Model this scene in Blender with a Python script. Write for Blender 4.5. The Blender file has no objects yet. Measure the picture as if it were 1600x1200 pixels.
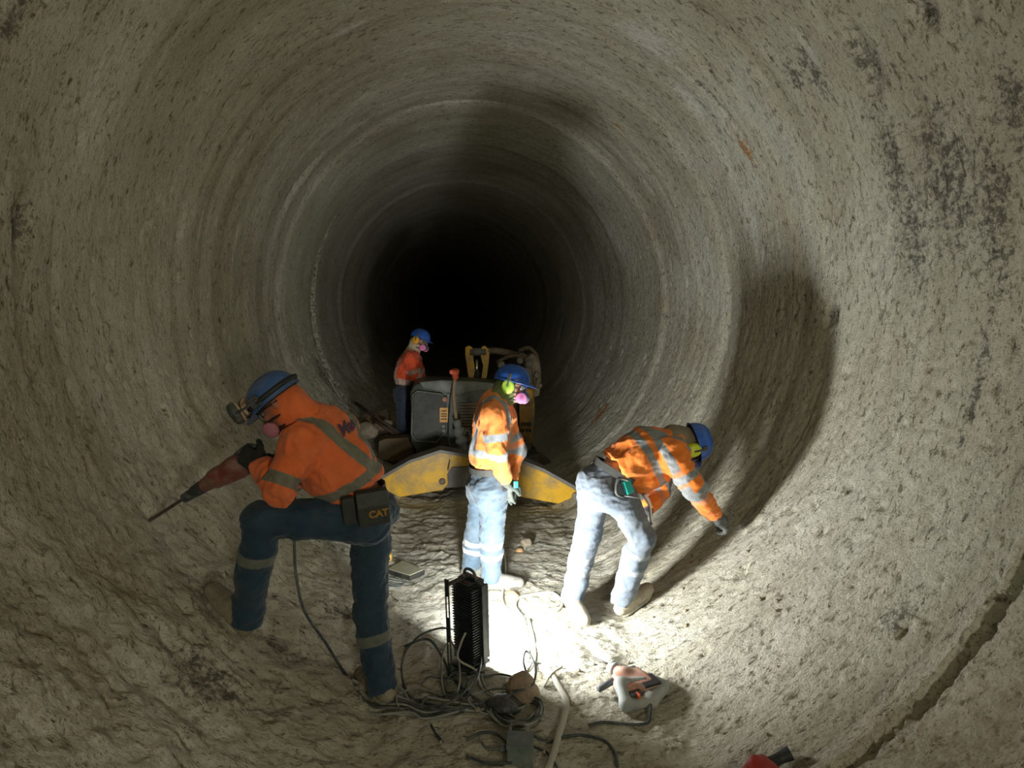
import bpy, bmesh, math, random
import numpy as np
from mathutils import Vector, Matrix
from mathutils.bvhtree import BVHTree

random.seed(7)
rng = np.random.default_rng(7)
scene = bpy.context.scene
COL = scene.collection
V = lambda *a: np.array(a if len(a) > 1 else a[0], dtype=float)

# ------------------------------------------------------------------ camera geometry
FPX = 950.0
PITCH, YAW = math.radians(7.2), math.radians(6.6)
CAM = V(-0.4, 0, 0)
FWD = V(math.sin(YAW) * math.cos(PITCH), math.cos(YAW) * math.cos(PITCH), -math.sin(PITCH))
RT = V(math.cos(YAW), -math.sin(YAW), 0)
UP = np.cross(RT, FWD)
R0, ZF = 2.1, -1.98


def ray(px, py):
    return FWD * FPX + RT * (px - 800) + UP * (600 - py)


def P(px, py, Y):
    d = ray(px, py)
    return CAM + d * (Y / d[1])


def wall(px, py, lift=0.0):
    """point on the tunnel lining (or the muddy invert) seen at a pixel"""
    d = ray(px, py)
    R = R0 - lift
    a = d[0] ** 2 + d[2] ** 2
    b = 2 * CAM[0] * d[0]
    c = CAM[0] ** 2 - R * R
    t = (-b + math.sqrt(b * b - 4 * a * c)) / 2 / a
    p = CAM + d * t
    if p[2] < ZF + lift:
        p = CAM + d * ((ZF + lift) / d[2])
    return p


def unit(v):
    v = np.asarray(v, float)
    return v / max(1e-9, np.linalg.norm(v))


# ------------------------------------------------------------------ noise
def _hash(ix, iy, iz, seed):
    h = (ix.astype(np.uint32) * np.uint32(374761393) + iy.astype(np.uint32) * np.uint32(668265263)
         + iz.astype(np.uint32) * np.uint32(2147483647) + np.uint32((seed * 1274126177) & 0xffffffff))
    h = (h ^ (h >> np.uint32(13))) * np.uint32(1274126177)
    h = h ^ (h >> np.uint32(16))
    return (h & np.uint32(0xffffff)).astype(np.float32) / np.float32(0xffffff)


def vnoise(p, seed=0):
    p = np.asarray(p, np.float32) + np.float32(512.0)
    i = np.floor(p).astype(np.int64)
    f = (p - i).astype(np.float32)
    f = f * f * (3 - 2 * f)
    out = 0
    for dx in (0, 1):
        wx = f[:, 0] if dx else 1 - f[:, 0]
        for dy in (0, 1):
            wy = f[:, 1] if dy else 1 - f[:, 1]
            for dz in (0, 1):
                wz = f[:, 2] if dz else 1 - f[:, 2]
                out = out + wx * wy * wz * _hash(i[:, 0] + dx, i[:, 1] + dy, i[:, 2] + dz, seed)
    return out * 2 - 1


def fbm(p, octv=4, seed=0, gain=0.5):
    a, s, o = 1.0, 0, 0
    p = np.asarray(p, np.float32)
    for k in range(octv):
        o = o + a * vnoise(p * (2.03 ** k), seed + k * 17)
        a *= gain
    return o


# ------------------------------------------------------------------ materials
def new_mat(name):
    m = bpy.data.materials.new(name)
    m.use_nodes = True
    nt = m.node_tree
    return m, nt, nt.nodes, nt.links, nt.nodes['Principled BSDF']


def N(nt, typ, **kw):
    n = nt.nodes.new(typ)
    for k, v in kw.items():
        setattr(n, k, v)
    return n


def noise_node(nt, scale, detail=4, rough=0.55, vec=None, dist=0.0):
    n = N(nt, 'ShaderNodeTexNoise')
    n.inputs['Scale'].default_value = scale
    n.inputs['Detail'].default_value = detail
    n.inputs['Roughness'].default_value = rough
    n.inputs['Distortion'].default_value = dist
    if vec is not None:
        nt.links.new(vec, n.inputs['Vector'])
    return n


def ramp(nt, src, stops):
    r = N(nt, 'ShaderNodeValToRGB')
    el = r.color_ramp.elements
    while len(el) > 1:
        el.remove(el[-1])
    el[0].position, el[0].color = stops[0][0], (*stops[0][1], 1)
    for p, c in stops[1:]:
        e = el.new(p)
        e.color = (*c, 1)
    nt.links.new(src, r.inputs['Fac'])
    return r


def mixc(nt, fac, a, b, blend='MIX'):
    m = N(nt, 'ShaderNodeMix', data_type='RGBA', blend_type=blend)
    for s, v in (('Factor', fac),):
        if isinstance(v, (int, float)):
            m.inputs[0].default_value = v
        else:
            nt.links.new(v, m.inputs[0])
    for i, v in ((6, a), (7, b)):
        if isinstance(v, tuple):
            m.inputs[i].default_value = (*v, 1)
        else:
            nt.links.new(v, m.inputs[i])
    return m.outputs[2]


def math_node(nt, op, a, b=None, clamp=False):
    m = N(nt, 'ShaderNodeMath', operation=op, use_clamp=clamp)
    for i, v in enumerate((a, b)):
        if v is None:
            continue
        if isinstance(v, (int, float)):
            m.inputs[i].default_value = v
        else:
            nt.links.new(v, m.inputs[i])
    return m.outputs[0]


def plain(name, col, rough=0.6, metal=0.0, var=0.15, scale=12, bump=0.0, dirt=None, dirt_amt=0.4, spec=None, emit=None):
    """a painted / moulded surface with slight colour variation, optional dust and bump"""
    m, nt, nodes, links, b = new_mat(name)
    tc = N(nt, 'ShaderNodeTexCoord')
    n = noise_node(nt, scale, 5, 0.6, tc.outputs['Object'])
    lo = tuple(max(0, c * (1 - var)) for c in col)
    hi = tuple(min(1, c * (1 + var)) for c in col)
    r = ramp(nt, n.outputs[0], [(0.3, lo), (0.7, hi)])
    out = r.outputs[0]
    if dirt:
        n2 = noise_node(nt, scale * 0.7, 6, 0.68, tc.outputs['Object'], 0.6)
        f = ramp(nt, n2.outputs[0], [(0.5 - dirt_amt * 0.22, (0, 0, 0)), (0.72 - dirt_amt * 0.2, (1, 1, 1))])
        f2 = math_node(nt, 'MULTIPLY', f.outputs[0], min(1, dirt_amt + 0.25))
        out = mixc(nt, f2, out, dirt)
    links.new(out, b.inputs['Base Color'])
    b.inputs['Roughness'].default_value = rough
    b.inputs['Metallic'].default_value = metal
    if spec is not None:
        b.inputs['Specular IOR Level'].default_value = spec
    if emit:
        b.inputs['Emission Color'].default_value = (*emit[:3], 1)
        b.inputs['Emission Strength'].default_value = emit[3]
    if bump:
        nb = noise_node(nt, scale * 4, 5, 0.6, tc.outputs['Object'])
        bn = N(nt, 'ShaderNodeBump')
        bn.inputs['Strength'].default_value = bump
        bn.inputs['Distance'].default_value = 0.01
        links.new(nb.outputs[0], bn.inputs['Height'])
        links.new(bn.outputs[0], b.inputs['Normal'])
    return m


def cloth(name, col, stripe_col=(0.42, 0.44, 0.43), dust=(0.45, 0.42, 0.33), dust_amt=0.3, stripe_metal=0.0, wr=0.5):
    """woven cloth: wrinkle bump, dust, and reflective tape wherever the vertex field 'stripe' is negative"""
    m, nt, nodes, links, b = new_mat(name)
    tc = N(nt, 'ShaderNodeTexCoord')
    n = noise_node(nt, 9, 5, 0.6, tc.outputs['Object'])
    r = ramp(nt, n.outputs[0], [(0.3, tuple(c * 0.82 for c in col)), (0.7, tuple(min(1, c * 1.12) for c in col))])
    n2 = noise_node(nt, 5, 6, 0.7, tc.outputs['Object'], 0.5)
    f = ramp(nt, n2.outputs[0], [(0.42, (0, 0, 0)), (0.7, (1, 1, 1))])
    base = mixc(nt, math_node(nt, 'MULTIPLY', f.outputs[0], dust_amt), r.outputs[0], dust)
    at = N(nt, 'ShaderNodeAttribute', attribute_name='stripe')
    k = math_node(nt, 'MULTIPLY', at.outputs['Fac'], -600.0)
    k = math_node(nt, 'ADD', k, 0.5, True)
    sn = noise_node(nt, 30, 4, 0.6, tc.outputs['Object'])
    sc = ramp(nt, sn.outputs[0], [(0.3, tuple(c * 0.8 for c in stripe_col)), (0.7, tuple(min(1, c * 1.15) for c in stripe_col))])
    links.new(mixc(nt, k, base, sc.outputs[0]), b.inputs['Base Color'])
    links.new(math_node(nt, 'MULTIPLY', k, stripe_metal), b.inputs['Metallic'])
    b.inputs['Roughness'].default_value = 0.78
    b.inputs['Specular IOR Level'].default_value = 0.25
    b.inputs['Sheen Weight'].default_value = 0.15
    wv = noise_node(nt, 15, 3, 0.5, tc.outputs['Object'], 1.0)
    wv2 = noise_node(nt, 420, 2, 0.5, tc.outputs['Object'])
    h = math_node(nt, 'ADD', wv.outputs[0], math_node(nt, 'MULTIPLY', wv2.outputs[0], 0.05))
    bn = N(nt, 'ShaderNodeBump')
    bn.inputs['Strength'].default_value = wr
    bn.inputs['Distance'].default_value = 0.014
    links.new(h, bn.inputs['Height'])
    links.new(bn.outputs[0], b.inputs['Normal'])
    return m


def tunnel_mat():
    m, nt, nodes, links, b = new_mat('bored rock lining')
    geo = N(nt, 'ShaderNodeNewGeometry')
    pos = geo.outputs['Position']
    mp = N(nt, 'ShaderNodeMapping')
    mp.inputs['Scale'].default_value = (1, 3.2, 1)
    links.new(pos, mp.inputs['Vector'])
    sv = mp.outputs[0]
    mp2 = N(nt, 'ShaderNodeMapping')
    mp2.inputs['Scale'].default_value = (0.22, 4.0, 0.22)
    links.new(pos, mp2.inputs['Vector'])
    big = noise_node(nt, 0.9, 3, 0.6, pos, 0.4)
    ring = noise_node(nt, 1.0, 4, 0.62, mp2.outputs[0], 0.2)
    c1 = ramp(nt, big.outputs[0], [(0.32, (0.45, 0.43, 0.345)), (0.52, (0.555, 0.55, 0.465)), (0.72, (0.635, 0.64, 0.565))])
    c2 = ramp(nt, ring.outputs[0], [(0.28, (0.72, 0.69, 0.62)), (0.5, (1, 0.99, 0.97)), (0.75, (1.12, 1.12, 1.1))])
    col = mixc(nt, 0.85, c1.outputs[0], c2.outputs[0], 'MULTIPLY')
    # lime-green and brownish tints in patches
    hue = noise_node(nt, 1.7, 2, 0.6, sv, 0.5)
    hf = ramp(nt, hue.outputs[0], [(0.5, (0, 0, 0)), (0.75, (1, 1, 1))])
    col = mixc(nt, math_node(nt, 'MULTIPLY', hf.outputs[0], 0.30), col, (0.42, 0.34, 0.23))
    # fine pores and short dark scratches along the rings
    mp4 = N(nt, 'ShaderNodeMapping')
    mp4.inputs['Scale'].default_value = (0.7, 1.7, 0.7)
    links.new(pos, mp4.inputs['Vector'])
    fine = noise_node(nt, 34, 5, 0.7, mp4.outputs[0])
    ff = ramp(nt, fine.outputs[0], [(0.3, (0.62, 0.6, 0.56)), (0.46, (0.97, 0.97, 0.97)), (0.7, (1.08, 1.08, 1.07))])
    col = mixc(nt, 0.8, col, ff.outputs[0], 'MULTIPLY')
    mp3 = N(nt, 'ShaderNodeMapping')
    mp3.inputs['Scale'].default_value = (1, 2.1, 1)
    links.new(pos, mp3.inputs['Vector'])
    pit = noise_node(nt, 15.0, 4, 0.72, mp3.outputs[0], 0.3)
    pf = ramp(nt, pit.outputs[0], [(0.31, (0.26, 0.245, 0.21)), (0.38, (0.68, 0.66, 0.62)), (0.44, (1, 1, 1))])
    col = mixc(nt, 0.9, col, pf.outputs[0], 'MULTIPLY')
    speck = noise_node(nt, 60.0, 2, 0.7, mp3.outputs[0], 0.2)
    sf = ramp(nt, speck.outputs[0], [(0.32, (0.35, 0.33, 0.28)), (0.40, (1, 1, 1))])
    col = mixc(nt, 0.8, col, sf.outputs[0], 'MULTIPLY')
    # rock stains, painted shadows and a lit lip from vertex fields, broken by noise
    brk = noise_node(nt, 26, 4, 0.75, pos, 0.4)
    for name, cc, amt in (('stain_and_shade', (0.095, 0.09, 0.075), 0.85), ('chalk_lit_lip', (0.74, 0.74, 0.70), 0.65), ('stain_rust', (0.42, 0.19, 0.06), 0.95),
                          ('stain_brown_shade', (0.33, 0.25, 0.17), 0.5)):
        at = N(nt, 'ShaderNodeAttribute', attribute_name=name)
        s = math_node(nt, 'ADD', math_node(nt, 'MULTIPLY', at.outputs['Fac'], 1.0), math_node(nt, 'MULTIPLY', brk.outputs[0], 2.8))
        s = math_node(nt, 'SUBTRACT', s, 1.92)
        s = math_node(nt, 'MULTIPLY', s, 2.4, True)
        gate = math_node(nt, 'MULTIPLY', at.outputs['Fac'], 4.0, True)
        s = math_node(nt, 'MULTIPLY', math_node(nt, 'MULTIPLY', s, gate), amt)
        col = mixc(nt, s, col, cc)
    links.new(col, b.inputs['Base Color'])
    b.inputs['Roughness'].default_value = 0.92
    b.inputs['Specular IOR Level'].default_value = 0.2
    # bump
    h = math_node(nt, 'MULTIPLY', fine.outputs[0], 0.5)
    crk = noise_node(nt, 95, 2, 0.65, pos)
    h = math_node(nt, 'MULTIPLY', h, 2.0)
    h = math_node(nt, 'ADD', h, math_node(nt, 'MULTIPLY', crk.outputs[0], 0.4))
    h = math_node(nt, 'ADD', h, math_node(nt, 'MULTIPLY', pf.outputs[0], 0.5))
    h = math_node(nt, 'ADD', h, math_node(nt, 'MULTIPLY', sf.outputs[0], 0.12))
    bn = N(nt, 'ShaderNodeBump')
    bn.inputs['Strength'].default_value = 0.9
    bn.inputs['Distance'].default_value = 0.022
    links.new(h, bn.inputs['Height'])
    links.new(bn.outputs[0], b.inputs['Normal'])
    return m


M = {}
M['rock'] = tunnel_mat()
DUST = (0.42, 0.39, 0.30)
M['stone'] = plain('loose stone', (0.26, 0.21, 0.15), 0.9, var=0.3, scale=9, bump=0.8, dirt=DUST, dirt_amt=0.5)
M['stone_orange'] = plain('orange stone', (0.62, 0.36, 0.18), 0.9, var=0.25, scale=14, bump=0.6, dirt=DUST, dirt_amt=0.25)
M['lump'] = plain('brown muddy lump', (0.30, 0.22, 0.15), 0.9, var=0.4, scale=11, bump=0.9, dirt=DUST, dirt_amt=0.35)
M['skin'] = plain('skin', (0.50, 0.27, 0.18), 0.5, var=0.12, scale=20, dirt=(0.35, 0.25, 0.18), dirt_amt=0.1)
M['skin_dark'] = plain('ruddy skin', (0.34, 0.13, 0.08), 0.5, var=0.12, scale=20)
M['orange_dull'] = cloth('orange work shirt worn', (0.74, 0.155, 0.04), (0.17, 0.17, 0.13), DUST, 0.10)
M['orange_bright'] = cloth('orange work shirt', (0.88, 0.27, 0.06), (0.30, 0.33, 0.35), (0.7, 0.5, 0.3), 0.14)
M['orange_mid'] = cloth('orange work shirt vivid', (0.85, 0.22, 0.03), (0.26, 0.28, 0.29), (0.5, 0.3, 0.15), 0.14)
M['red_shirt'] = cloth('red orange work shirt', (0.78, 0.10, 0.035), (0.62, 0.42, 0.38), DUST, 0.06)
M['denim_dark'] = cloth('dark teal denim', (0.016, 0.043, 0.072), (0.13, 0.14, 0.12), (0.10, 0.13, 0.13), 0.25)
M['denim_mid'] = cloth('dusty blue denim', (0.085, 0.135, 0.185), (0.42, 0.44, 0.44), (0.19, 0.20, 0.19), 0.45)
M['denim_pale'] = cloth('pale dusty denim', (0.13, 0.165, 0.21), (0.25, 0.28, 0.31), (0.22, 0.23, 0.225), 0.5)
M['denim_navy'] = cloth('navy trousers', (0.035, 0.05, 0.085), (0.2, 0.2, 0.2), DUST, 0.05)
M['boot_mud'] = plain('mud covered leather', (0.17, 0.15, 0.105), 0.85, var=0.25, scale=16, bump=0.5, dirt=(0.3, 0.27, 0.2), dirt_amt=0.5)
M['boot_sand'] = plain('pale dusty leather', (0.30, 0.265, 0.20), 0.85, var=0.2, scale=16, bump=0.4, dirt=(0.38, 0.35, 0.28), dirt_amt=0.5)
M['boot_grey'] = plain('grey dusty leather', (0.15, 0.15, 0.135), 0.85, var=0.2, scale=16, bump=0.4, dirt=(0.25, 0.25, 0.21), dirt_amt=0.5)
M['sole'] = plain('rubber sole', (0.12, 0.11, 0.09), 0.85, var=0.2, scale=16, dirt=DUST, dirt_amt=0.6)
M['glove_black'] = plain('black glove', (0.018, 0.02, 0.019), 0.7, var=0.3, scale=30, bump=0.5)
M['glove_grey'] = plain('dark grey glove', (0.06, 0.068, 0.07), 0.75, var=0.3, scale=25, bump=0.5, dirt=(0.25, 0.25, 0.23), dirt_amt=0.35)
M['glove_green'] = plain('grey green glove', (0.07, 0.09, 0.08), 0.75, var=0.3, scale=25, bump=0.5, dirt=(0.18, 0.19, 0.17), dirt_amt=0.35)
M['helmet'] = plain('blue helmet plastic', (0.02, 0.11, 0.50), 0.32, var=0.08, scale=6, dirt=(0.30, 0.36, 0.45), dirt_amt=0.12)
M['helmet_dirty'] = plain('dusty blue helmet plastic', (0.05, 0.12, 0.32), 0.45, var=0.15, scale=8, dirt=(0.22, 0.24, 0.24), dirt_amt=0.25)
M['black'] = plain('black rubber', (0.02, 0.022, 0.022), 0.6, var=0.25, scale=20)
M['black_dusty'] = plain('dusty black plastic', (0.035, 0.04, 0.042), 0.6, var=0.3, scale=14, dirt=(0.25, 0.26, 0.24), dirt_amt=0.3)
M['lime'] = plain('lime ear defender', (0.50, 0.78, 0.10), 0.45, var=0.1, scale=20)
M['yellow_green'] = plain('yellow ear defender', (0.66, 0.74, 0.03), 0.4, var=0.08, scale=20)
M['amber'] = plain('amber ear defender', (0.85, 0.42, 0.04), 0.5, var=0.1, scale=20)
M['cup_dark'] = plain('dark grey ear cup', (0.05, 0.06, 0.055), 0.55, var=0.2, scale=20, dirt=(0.2, 0.2, 0.17), dirt_amt=0.3)
M['cup_rim'] = plain('beige ear cup rim', (0.45, 0.30, 0.20), 0.6, var=0.2, scale=20)
M['pink'] = plain('pink particulate filter', (0.92, 0.28, 0.62), 0.75, var=0.06, scale=30, bump=0.2)
M['pink_dull'] = plain('dusty pink particulate filter', (0.42, 0.16, 0.20), 0.8, var=0.1, scale=30, bump=0.2)
M['mask'] = plain('grey respirator rubber', (0.10, 0.11, 0.12), 0.5, var=0.15, scale=20)
M['lens'] = plain('safety lens', (0.15, 0.15, 0.14), 0.1, var=0.1, scale=20)
M['hood_green'] = cloth('olive hood', (0.17, 0.22, 0.08), dust_amt=0.15)
M['hood_cream'] = cloth('cream hood', (0.55, 0.47, 0.32), dust_amt=0.15)
M['hood_brown'] = cloth('brown neck cloth', (0.24, 0.20, 0.14), dust_amt=0.2)
M['hood_blue'] = cloth('slate collar', (0.12, 0.14, 0.18), dust_amt=0.15)
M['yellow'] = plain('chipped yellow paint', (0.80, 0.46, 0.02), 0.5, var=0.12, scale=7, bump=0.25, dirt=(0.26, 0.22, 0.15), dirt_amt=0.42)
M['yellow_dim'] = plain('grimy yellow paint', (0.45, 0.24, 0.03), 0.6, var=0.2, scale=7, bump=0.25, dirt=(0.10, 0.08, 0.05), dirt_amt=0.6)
M['brown_steel'] = plain('grimy ochre steel', (0.14, 0.09, 0.04), 0.7, var=0.3, scale=7, dirt=(0.09, 0.08, 0.06), dirt_amt=0.5)
M['machine'] = plain('grey green machine cover', (0.035, 0.045, 0.038), 0.5, var=0.2, scale=5, bump=0.1, dirt=(0.19, 0.2, 0.16), dirt_amt=0.35)
M['machine_rib'] = plain('scuffed cover edge', (0.11, 0.13, 0.115), 0.55, var=0.2, scale=9, dirt=(0.25, 0.25, 0.2), dirt_amt=0.4)
M['machine_dark'] = plain('dark machine steel', (0.025, 0.027, 0.025), 0.6, var=0.3, scale=8, dirt=(0.10, 0.10, 0.08), dirt_amt=0.3)
M['steel_grey'] = plain('dull grey steel', (0.17, 0.17, 0.155), 0.6, 0.2, var=0.2, scale=8, dirt=(0.25, 0.24, 0.2), dirt_amt=0.4)
M['grille'] = plain('ochre grille', (0.22, 0.17, 0.09), 0.6, var=0.2, scale=12)
M['label'] = plain('orange warning label', (0.72, 0.34, 0.03), 0.5, var=0.2, scale=25, dirt=(0.2, 0.14, 0.06), dirt_amt=0.2)
M['rust'] = plain('oily brown steel', (0.15, 0.115, 0.08), 0.6, 0.2, var=0.5, scale=14, bump=0.5, dirt=(0.35, 0.31, 0.24), dirt_amt=0.4)
M['chrome'] = plain('piston rod', (0.7, 0.7, 0.68), 0.2, 0.9, var=0.05)
M['red_plastic'] = plain('orange red plastic', (0.72, 0.12, 0.05), 0.5, var=0.12, scale=20)
M['red_deep'] = plain('deep red housing', (0.36, 0.03, 0.025), 0.5, var=0.12, scale=20, dirt=(0.25, 0.2, 0.15), dirt_amt=0.2)
M['hose_tan'] = plain('tan hose', (0.36, 0.25, 0.13), 0.7, var=0.15, scale=20, dirt=DUST, dirt_amt=0.2)
M['connector'] = plain('grey connector', (0.23, 0.26, 0.255), 0.5, var=0.15, scale=20, dirt=DUST, dirt_amt=0.3)
M['tool_red'] = plain('dark red tool housing', (0.17, 0.04, 0.035), 0.5, var=0.2, scale=15, dirt=(0.25, 0.2, 0.15), dirt_amt=0.35)
M['tool_dusty'] = plain('dusty pink red housing', (0.50, 0.24, 0.17), 0.6, var=0.15, scale=15, dirt=(0.50, 0.45, 0.38), dirt_amt=0.4)
M['tool_grey'] = plain('dusty grey housing', (0.30, 0.33, 0.32), 0.65, var=0.15, scale=18, dirt=(0.45, 0.46, 0.42), dirt_amt=0.4)
M['steel'] = plain('worn tool steel', (0.12, 0.11, 0.10), 0.45, 0.6, var=0.3, scale=30)
M['lamp_body'] = plain('black lamp casting', (0.016, 0.022, 0.026), 0.5, var=0.2, scale=14, dirt=(0.10, 0.12, 0.12), dirt_amt=0.25)
M['led'] = plain('lit LED lens', (0.9, 0.9, 0.9), 0.4, var=0.0, emit=(1, 0.99, 0.94, 6.0))
M['cable_dark'] = plain('black cable', (0.035, 0.045, 0.048), 0.6, var=0.3, scale=6, dirt=(0.22, 0.23, 0.2), dirt_amt=0.3)
M['cable_grey'] = plain('dusty grey cable', (0.17, 0.19, 0.18), 0.7, var=0.25, scale=6, dirt=(0.33, 0.33, 0.28), dirt_amt=0.5)
M['cable_pale'] = plain('mud covered cable', (0.42, 0.42, 0.36), 0.85, var=0.15, scale=9, dirt=(0.5, 0.48, 0.38), dirt_amt=0.5)
M['tray_top'] = plain('dusty pale board', (0.42, 0.42, 0.30), 0.7, var=0.08, scale=14, dirt=(0.35, 0.33, 0.25), dirt_amt=0.2)
M['cap_yellow'] = plain('yellow cap', (0.85, 0.55, 0.12), 0.45, var=0.06, scale=14)
M['box_green'] = plain('grey green junction box', (0.09, 0.125, 0.11), 0.6, var=0.2, scale=14, dirt=(0.22, 0.23, 0.19), dirt_amt=0.4)
M['teal'] = plain('turquoise plastic', (0.01, 0.38, 0.33), 0.4, var=0.1, scale=14)
M['belt'] = plain('grey black webbing', (0.05, 0.055, 0.05), 0.7, var=0.25, scale=30, bump=0.3)
M['pouch'] = plain('black nylon pouch', (0.028, 0.032, 0.028), 0.75, var=0.25, scale=30, bump=0.3)
M['logo_yellow'] = plain('ochre embroidery', (0.55, 0.30, 0.05), 0.7, var=0.1)
M['print_dark'] = plain('dark violet print', (0.09, 0.05, 0.09), 0.7, var=0.2)
M['white_cloth'] = plain('white cloth', (0.75, 0.75, 0.74), 0.85, var=0.05, scale=20, bump=0.3)
M['pole'] = plain('brown timber pole', (0.10, 0.075, 0.05), 0.8, var=0.2, scale=20)


# ------------------------------------------------------------------ object helpers
def props(o, label=None, cat=None, group=None, kind=None):
    for k, v in (('label', label), ('category', cat), ('group', group), ('kind', kind)):
        if v:
            o[k] = v
    return o


def empty(name, loc, label, cat, group=None):
    o = bpy.data.objects.new(name, None)
    o.empty_display_size = 0.1
    o.location = Vector(loc)
    COL.objects.link(o)
    o['base'] = list(map(float, loc))
    return props(o, label, cat, group)


def base_of(o):
    while o is not None:
        if 'base' in o:
            return V(list(o['base']))
        o = o.parent
    return V(0, 0, 0)


def mk(name, verts, faces, mat, parent=None, smooth=True, label=None, auto=None):
    """link one mesh; vertices come in world space and are stored relative to the owning thing's base"""
    me = bpy.data.meshes.new(name)
    v = np.asarray(verts, float).reshape(-1, 3)
    if parent is not None:
        off = base_of(parent)
    else:
        off = V((v.min(0)[0] + v.max(0)[0]) / 2, (v.min(0)[1] + v.max(0)[1]) / 2, v.min(0)[2])
    me.from_pydata((v - off).tolist(), [], faces if isinstance(faces, list) else faces.tolist())
    me.materials.append(mat)
    if smooth:
        me.polygons.foreach_set('use_smooth', [True] * len(me.polygons))
    me.update()
    o = bpy.data.objects.new(name, me)
    COL.objects.link(o)
    if parent is not None:
        o.parent = parent
    else:
        o.location = Vector(off)
    if label:
        o['label'] = label
    if auto:
        m = o.modifiers.new('split', 'EDGE_SPLIT')
        m.split_angle = math.radians(auto)
    return o


class MB:
    """collects shapes for ONE mesh"""
    def __init__(s):
        s.v, s.f = [], []

    def add(s, v, f):
        n = len(s.v)
        s.v += [tuple(map(float, q)) for q in v]
        s.f += [[i + n for i in q] for q in f]
        return s

    def box(s, c, size, R=None, bevel=0.0):
        bm = bmesh.new()
        bmesh.ops.create_cube(bm, size=1.0)
        for v in bm.verts:
            v.co = Vector((v.co.x * size[0], v.co.y * size[1], v.co.z * size[2]))
        if bevel:
            bmesh.ops.bevel(bm, geom=bm.edges[:], offset=bevel, segments=2, affect='EDGES', profile=0.6)
        R = np.eye(3) if R is None else np.asarray(R, float)
        vs = [R @ V(*v.co) + V(c) for v in bm.verts]
        bm.verts.index_update()
        fs = [[v.index for v in f.verts] for f in bm.faces]
        bm.free()
        return s.add(vs, fs)

    def prism(s, front, back, bevel=0.0):
        """solid between two matching outlines"""
        bm = bmesh.new()
        a = [bm.verts.new(Vector(p)) for p in front]
        b = [bm.verts.new(Vector(p)) for p in back]
        n = len(a)
        bm.faces.new(a)
        bm.faces.new(b[::-1])
        for i in range(n):
            bm.faces.new((a[i], b[i], b[(i + 1) % n], a[(i + 1) % n]))
        bmesh.ops.recalc_face_normals(bm, faces=bm.faces[:])
        if bevel:
            bmesh.ops.bevel(bm, geom=bm.edges[:], offset=bevel, segments=2, affect='EDGES', profile=0.6, clamp_overlap=True)
        bm.verts.index_update()
        vs = [V(*v.co) for v in bm.verts]
        fs = [[v.index for v in f.verts] for f in bm.faces]
        bm.free()
        return s.add(vs, fs)

    def tube(s, pts, r, seg=8, spline=True, sub=6, squash=1.0, sq_dir=None):
        pts = [V(p) for p in pts]
        rr = list(r) if hasattr(r, '__len__') else [r] * len(pts)
        if spline and len(pts) > 2:
            q, q_r = [], []
            for i in range(len(pts) - 1):
                p0, p1, p2, p3 = pts[max(i - 1, 0)], pts[i], pts[i + 1], pts[min(i + 2, len(pts) - 1)]
                for k in range(sub):
                    t = k / sub
                    q.append(0.5 * ((2 * p1) + (-p0 + p2) * t + (2 * p0 - 5 * p1 + 4 * p2 - p3) * t * t + (-p0 + 3 * p1 - 3 * p2 + p3) * t ** 3))
                    q_r.append(rr[i] * (1 - t) + rr[i + 1] * t)
            q.append(pts[-1])
            q_r.append(rr[-1])
            pts, rr = q, q_r
        vs, fs = [], []
        up = V(0, 0, 1)
        prev = None
        for i, p in enumerate(pts):
            t = unit(pts[min(i + 1, len(pts) - 1)] - pts[max(i - 1, 0)])
            if prev is None:
                a = np.cross(t, up)
                if np.linalg.norm(a) < 0.1:
                    a = np.cross(t, V(1, 0, 0))
                a = unit(a)
            else:
                a = unit(prev - t * np.dot(prev, t))
            prev = a
            b = np.cross(t, a)
            for k in range(seg):
                w = 2 * math.pi * k / seg
                vs.append(p + (a * math.cos(w) + b * math.sin(w) * squash) * rr[i])
        for i in range(len(pts) - 1):
            for k in range(seg):
                fs.append([i * seg + k, i * seg + (k + 1) % seg, (i + 1) * seg + (k + 1) % seg, (i + 1) * seg + k])
        fs.append(list(range(seg))[::-1])
        fs.append([(len(pts) - 1) * seg + k for k in range(seg)])
        return s.add(vs, fs)

    def lathe(s, prof, o, axis, seg=24, xdir=None, sx=1.0):
        """profile of (radius, height) turned about an axis"""
        axis = unit(axis)
        a = np.cross(axis, V(0, 0, 1)) if xdir is None else V(xdir)
        if np.linalg.norm(a) < 0.05:
            a = V(1, 0, 0)
        a = unit(a - axis * np.dot(a, axis))
        b = np.cross(axis, a)
        vs, fs = [], []
        for r, h in prof:
            for k in range(seg):
                w = 2 * math.pi * k / seg
                vs.append(V(o) + axis * h + (a * math.cos(w) * sx + b * math.sin(w)) * r)
        for i in range(len(prof) - 1):
            for k in range(seg):
                fs.append([i * seg + k, i * seg + (k + 1) % seg, (i + 1) * seg + (k + 1) % seg, (i + 1) * seg + k])
        fs.append(list(range(seg))[::-1])
        fs.append([(len(prof) - 1) * seg + k for k in range(seg)])
        return s.add(vs, fs)

    def build(s, name, mat, parent=None, smooth=False, label=None, auto=None):
        return mk(name, s.v, s.f, mat, parent, smooth, label, auto)


# ------------------------------------------------------------------ signed-distance bodies -> one continuous surface
def cap(a, b, ra, rb, k=0.02, cuta=False, cutb=False, flat=None):
    """tapered capsule; cuta / cutb give it flat ends; flat=(dir, s) squashes it along dir"""
    return dict(t='cap', a=V(a), b=V(b), ra=ra, rb=rb, k=k, cuta=cuta, cutb=cutb, flat=flat)


def ell(c, r, Rm=None, k=0.03):
    return dict(t='ell', c=V(c), r=V(r), R=np.eye(3) if Rm is None else np.asarray(Rm, float), k=k)


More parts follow.
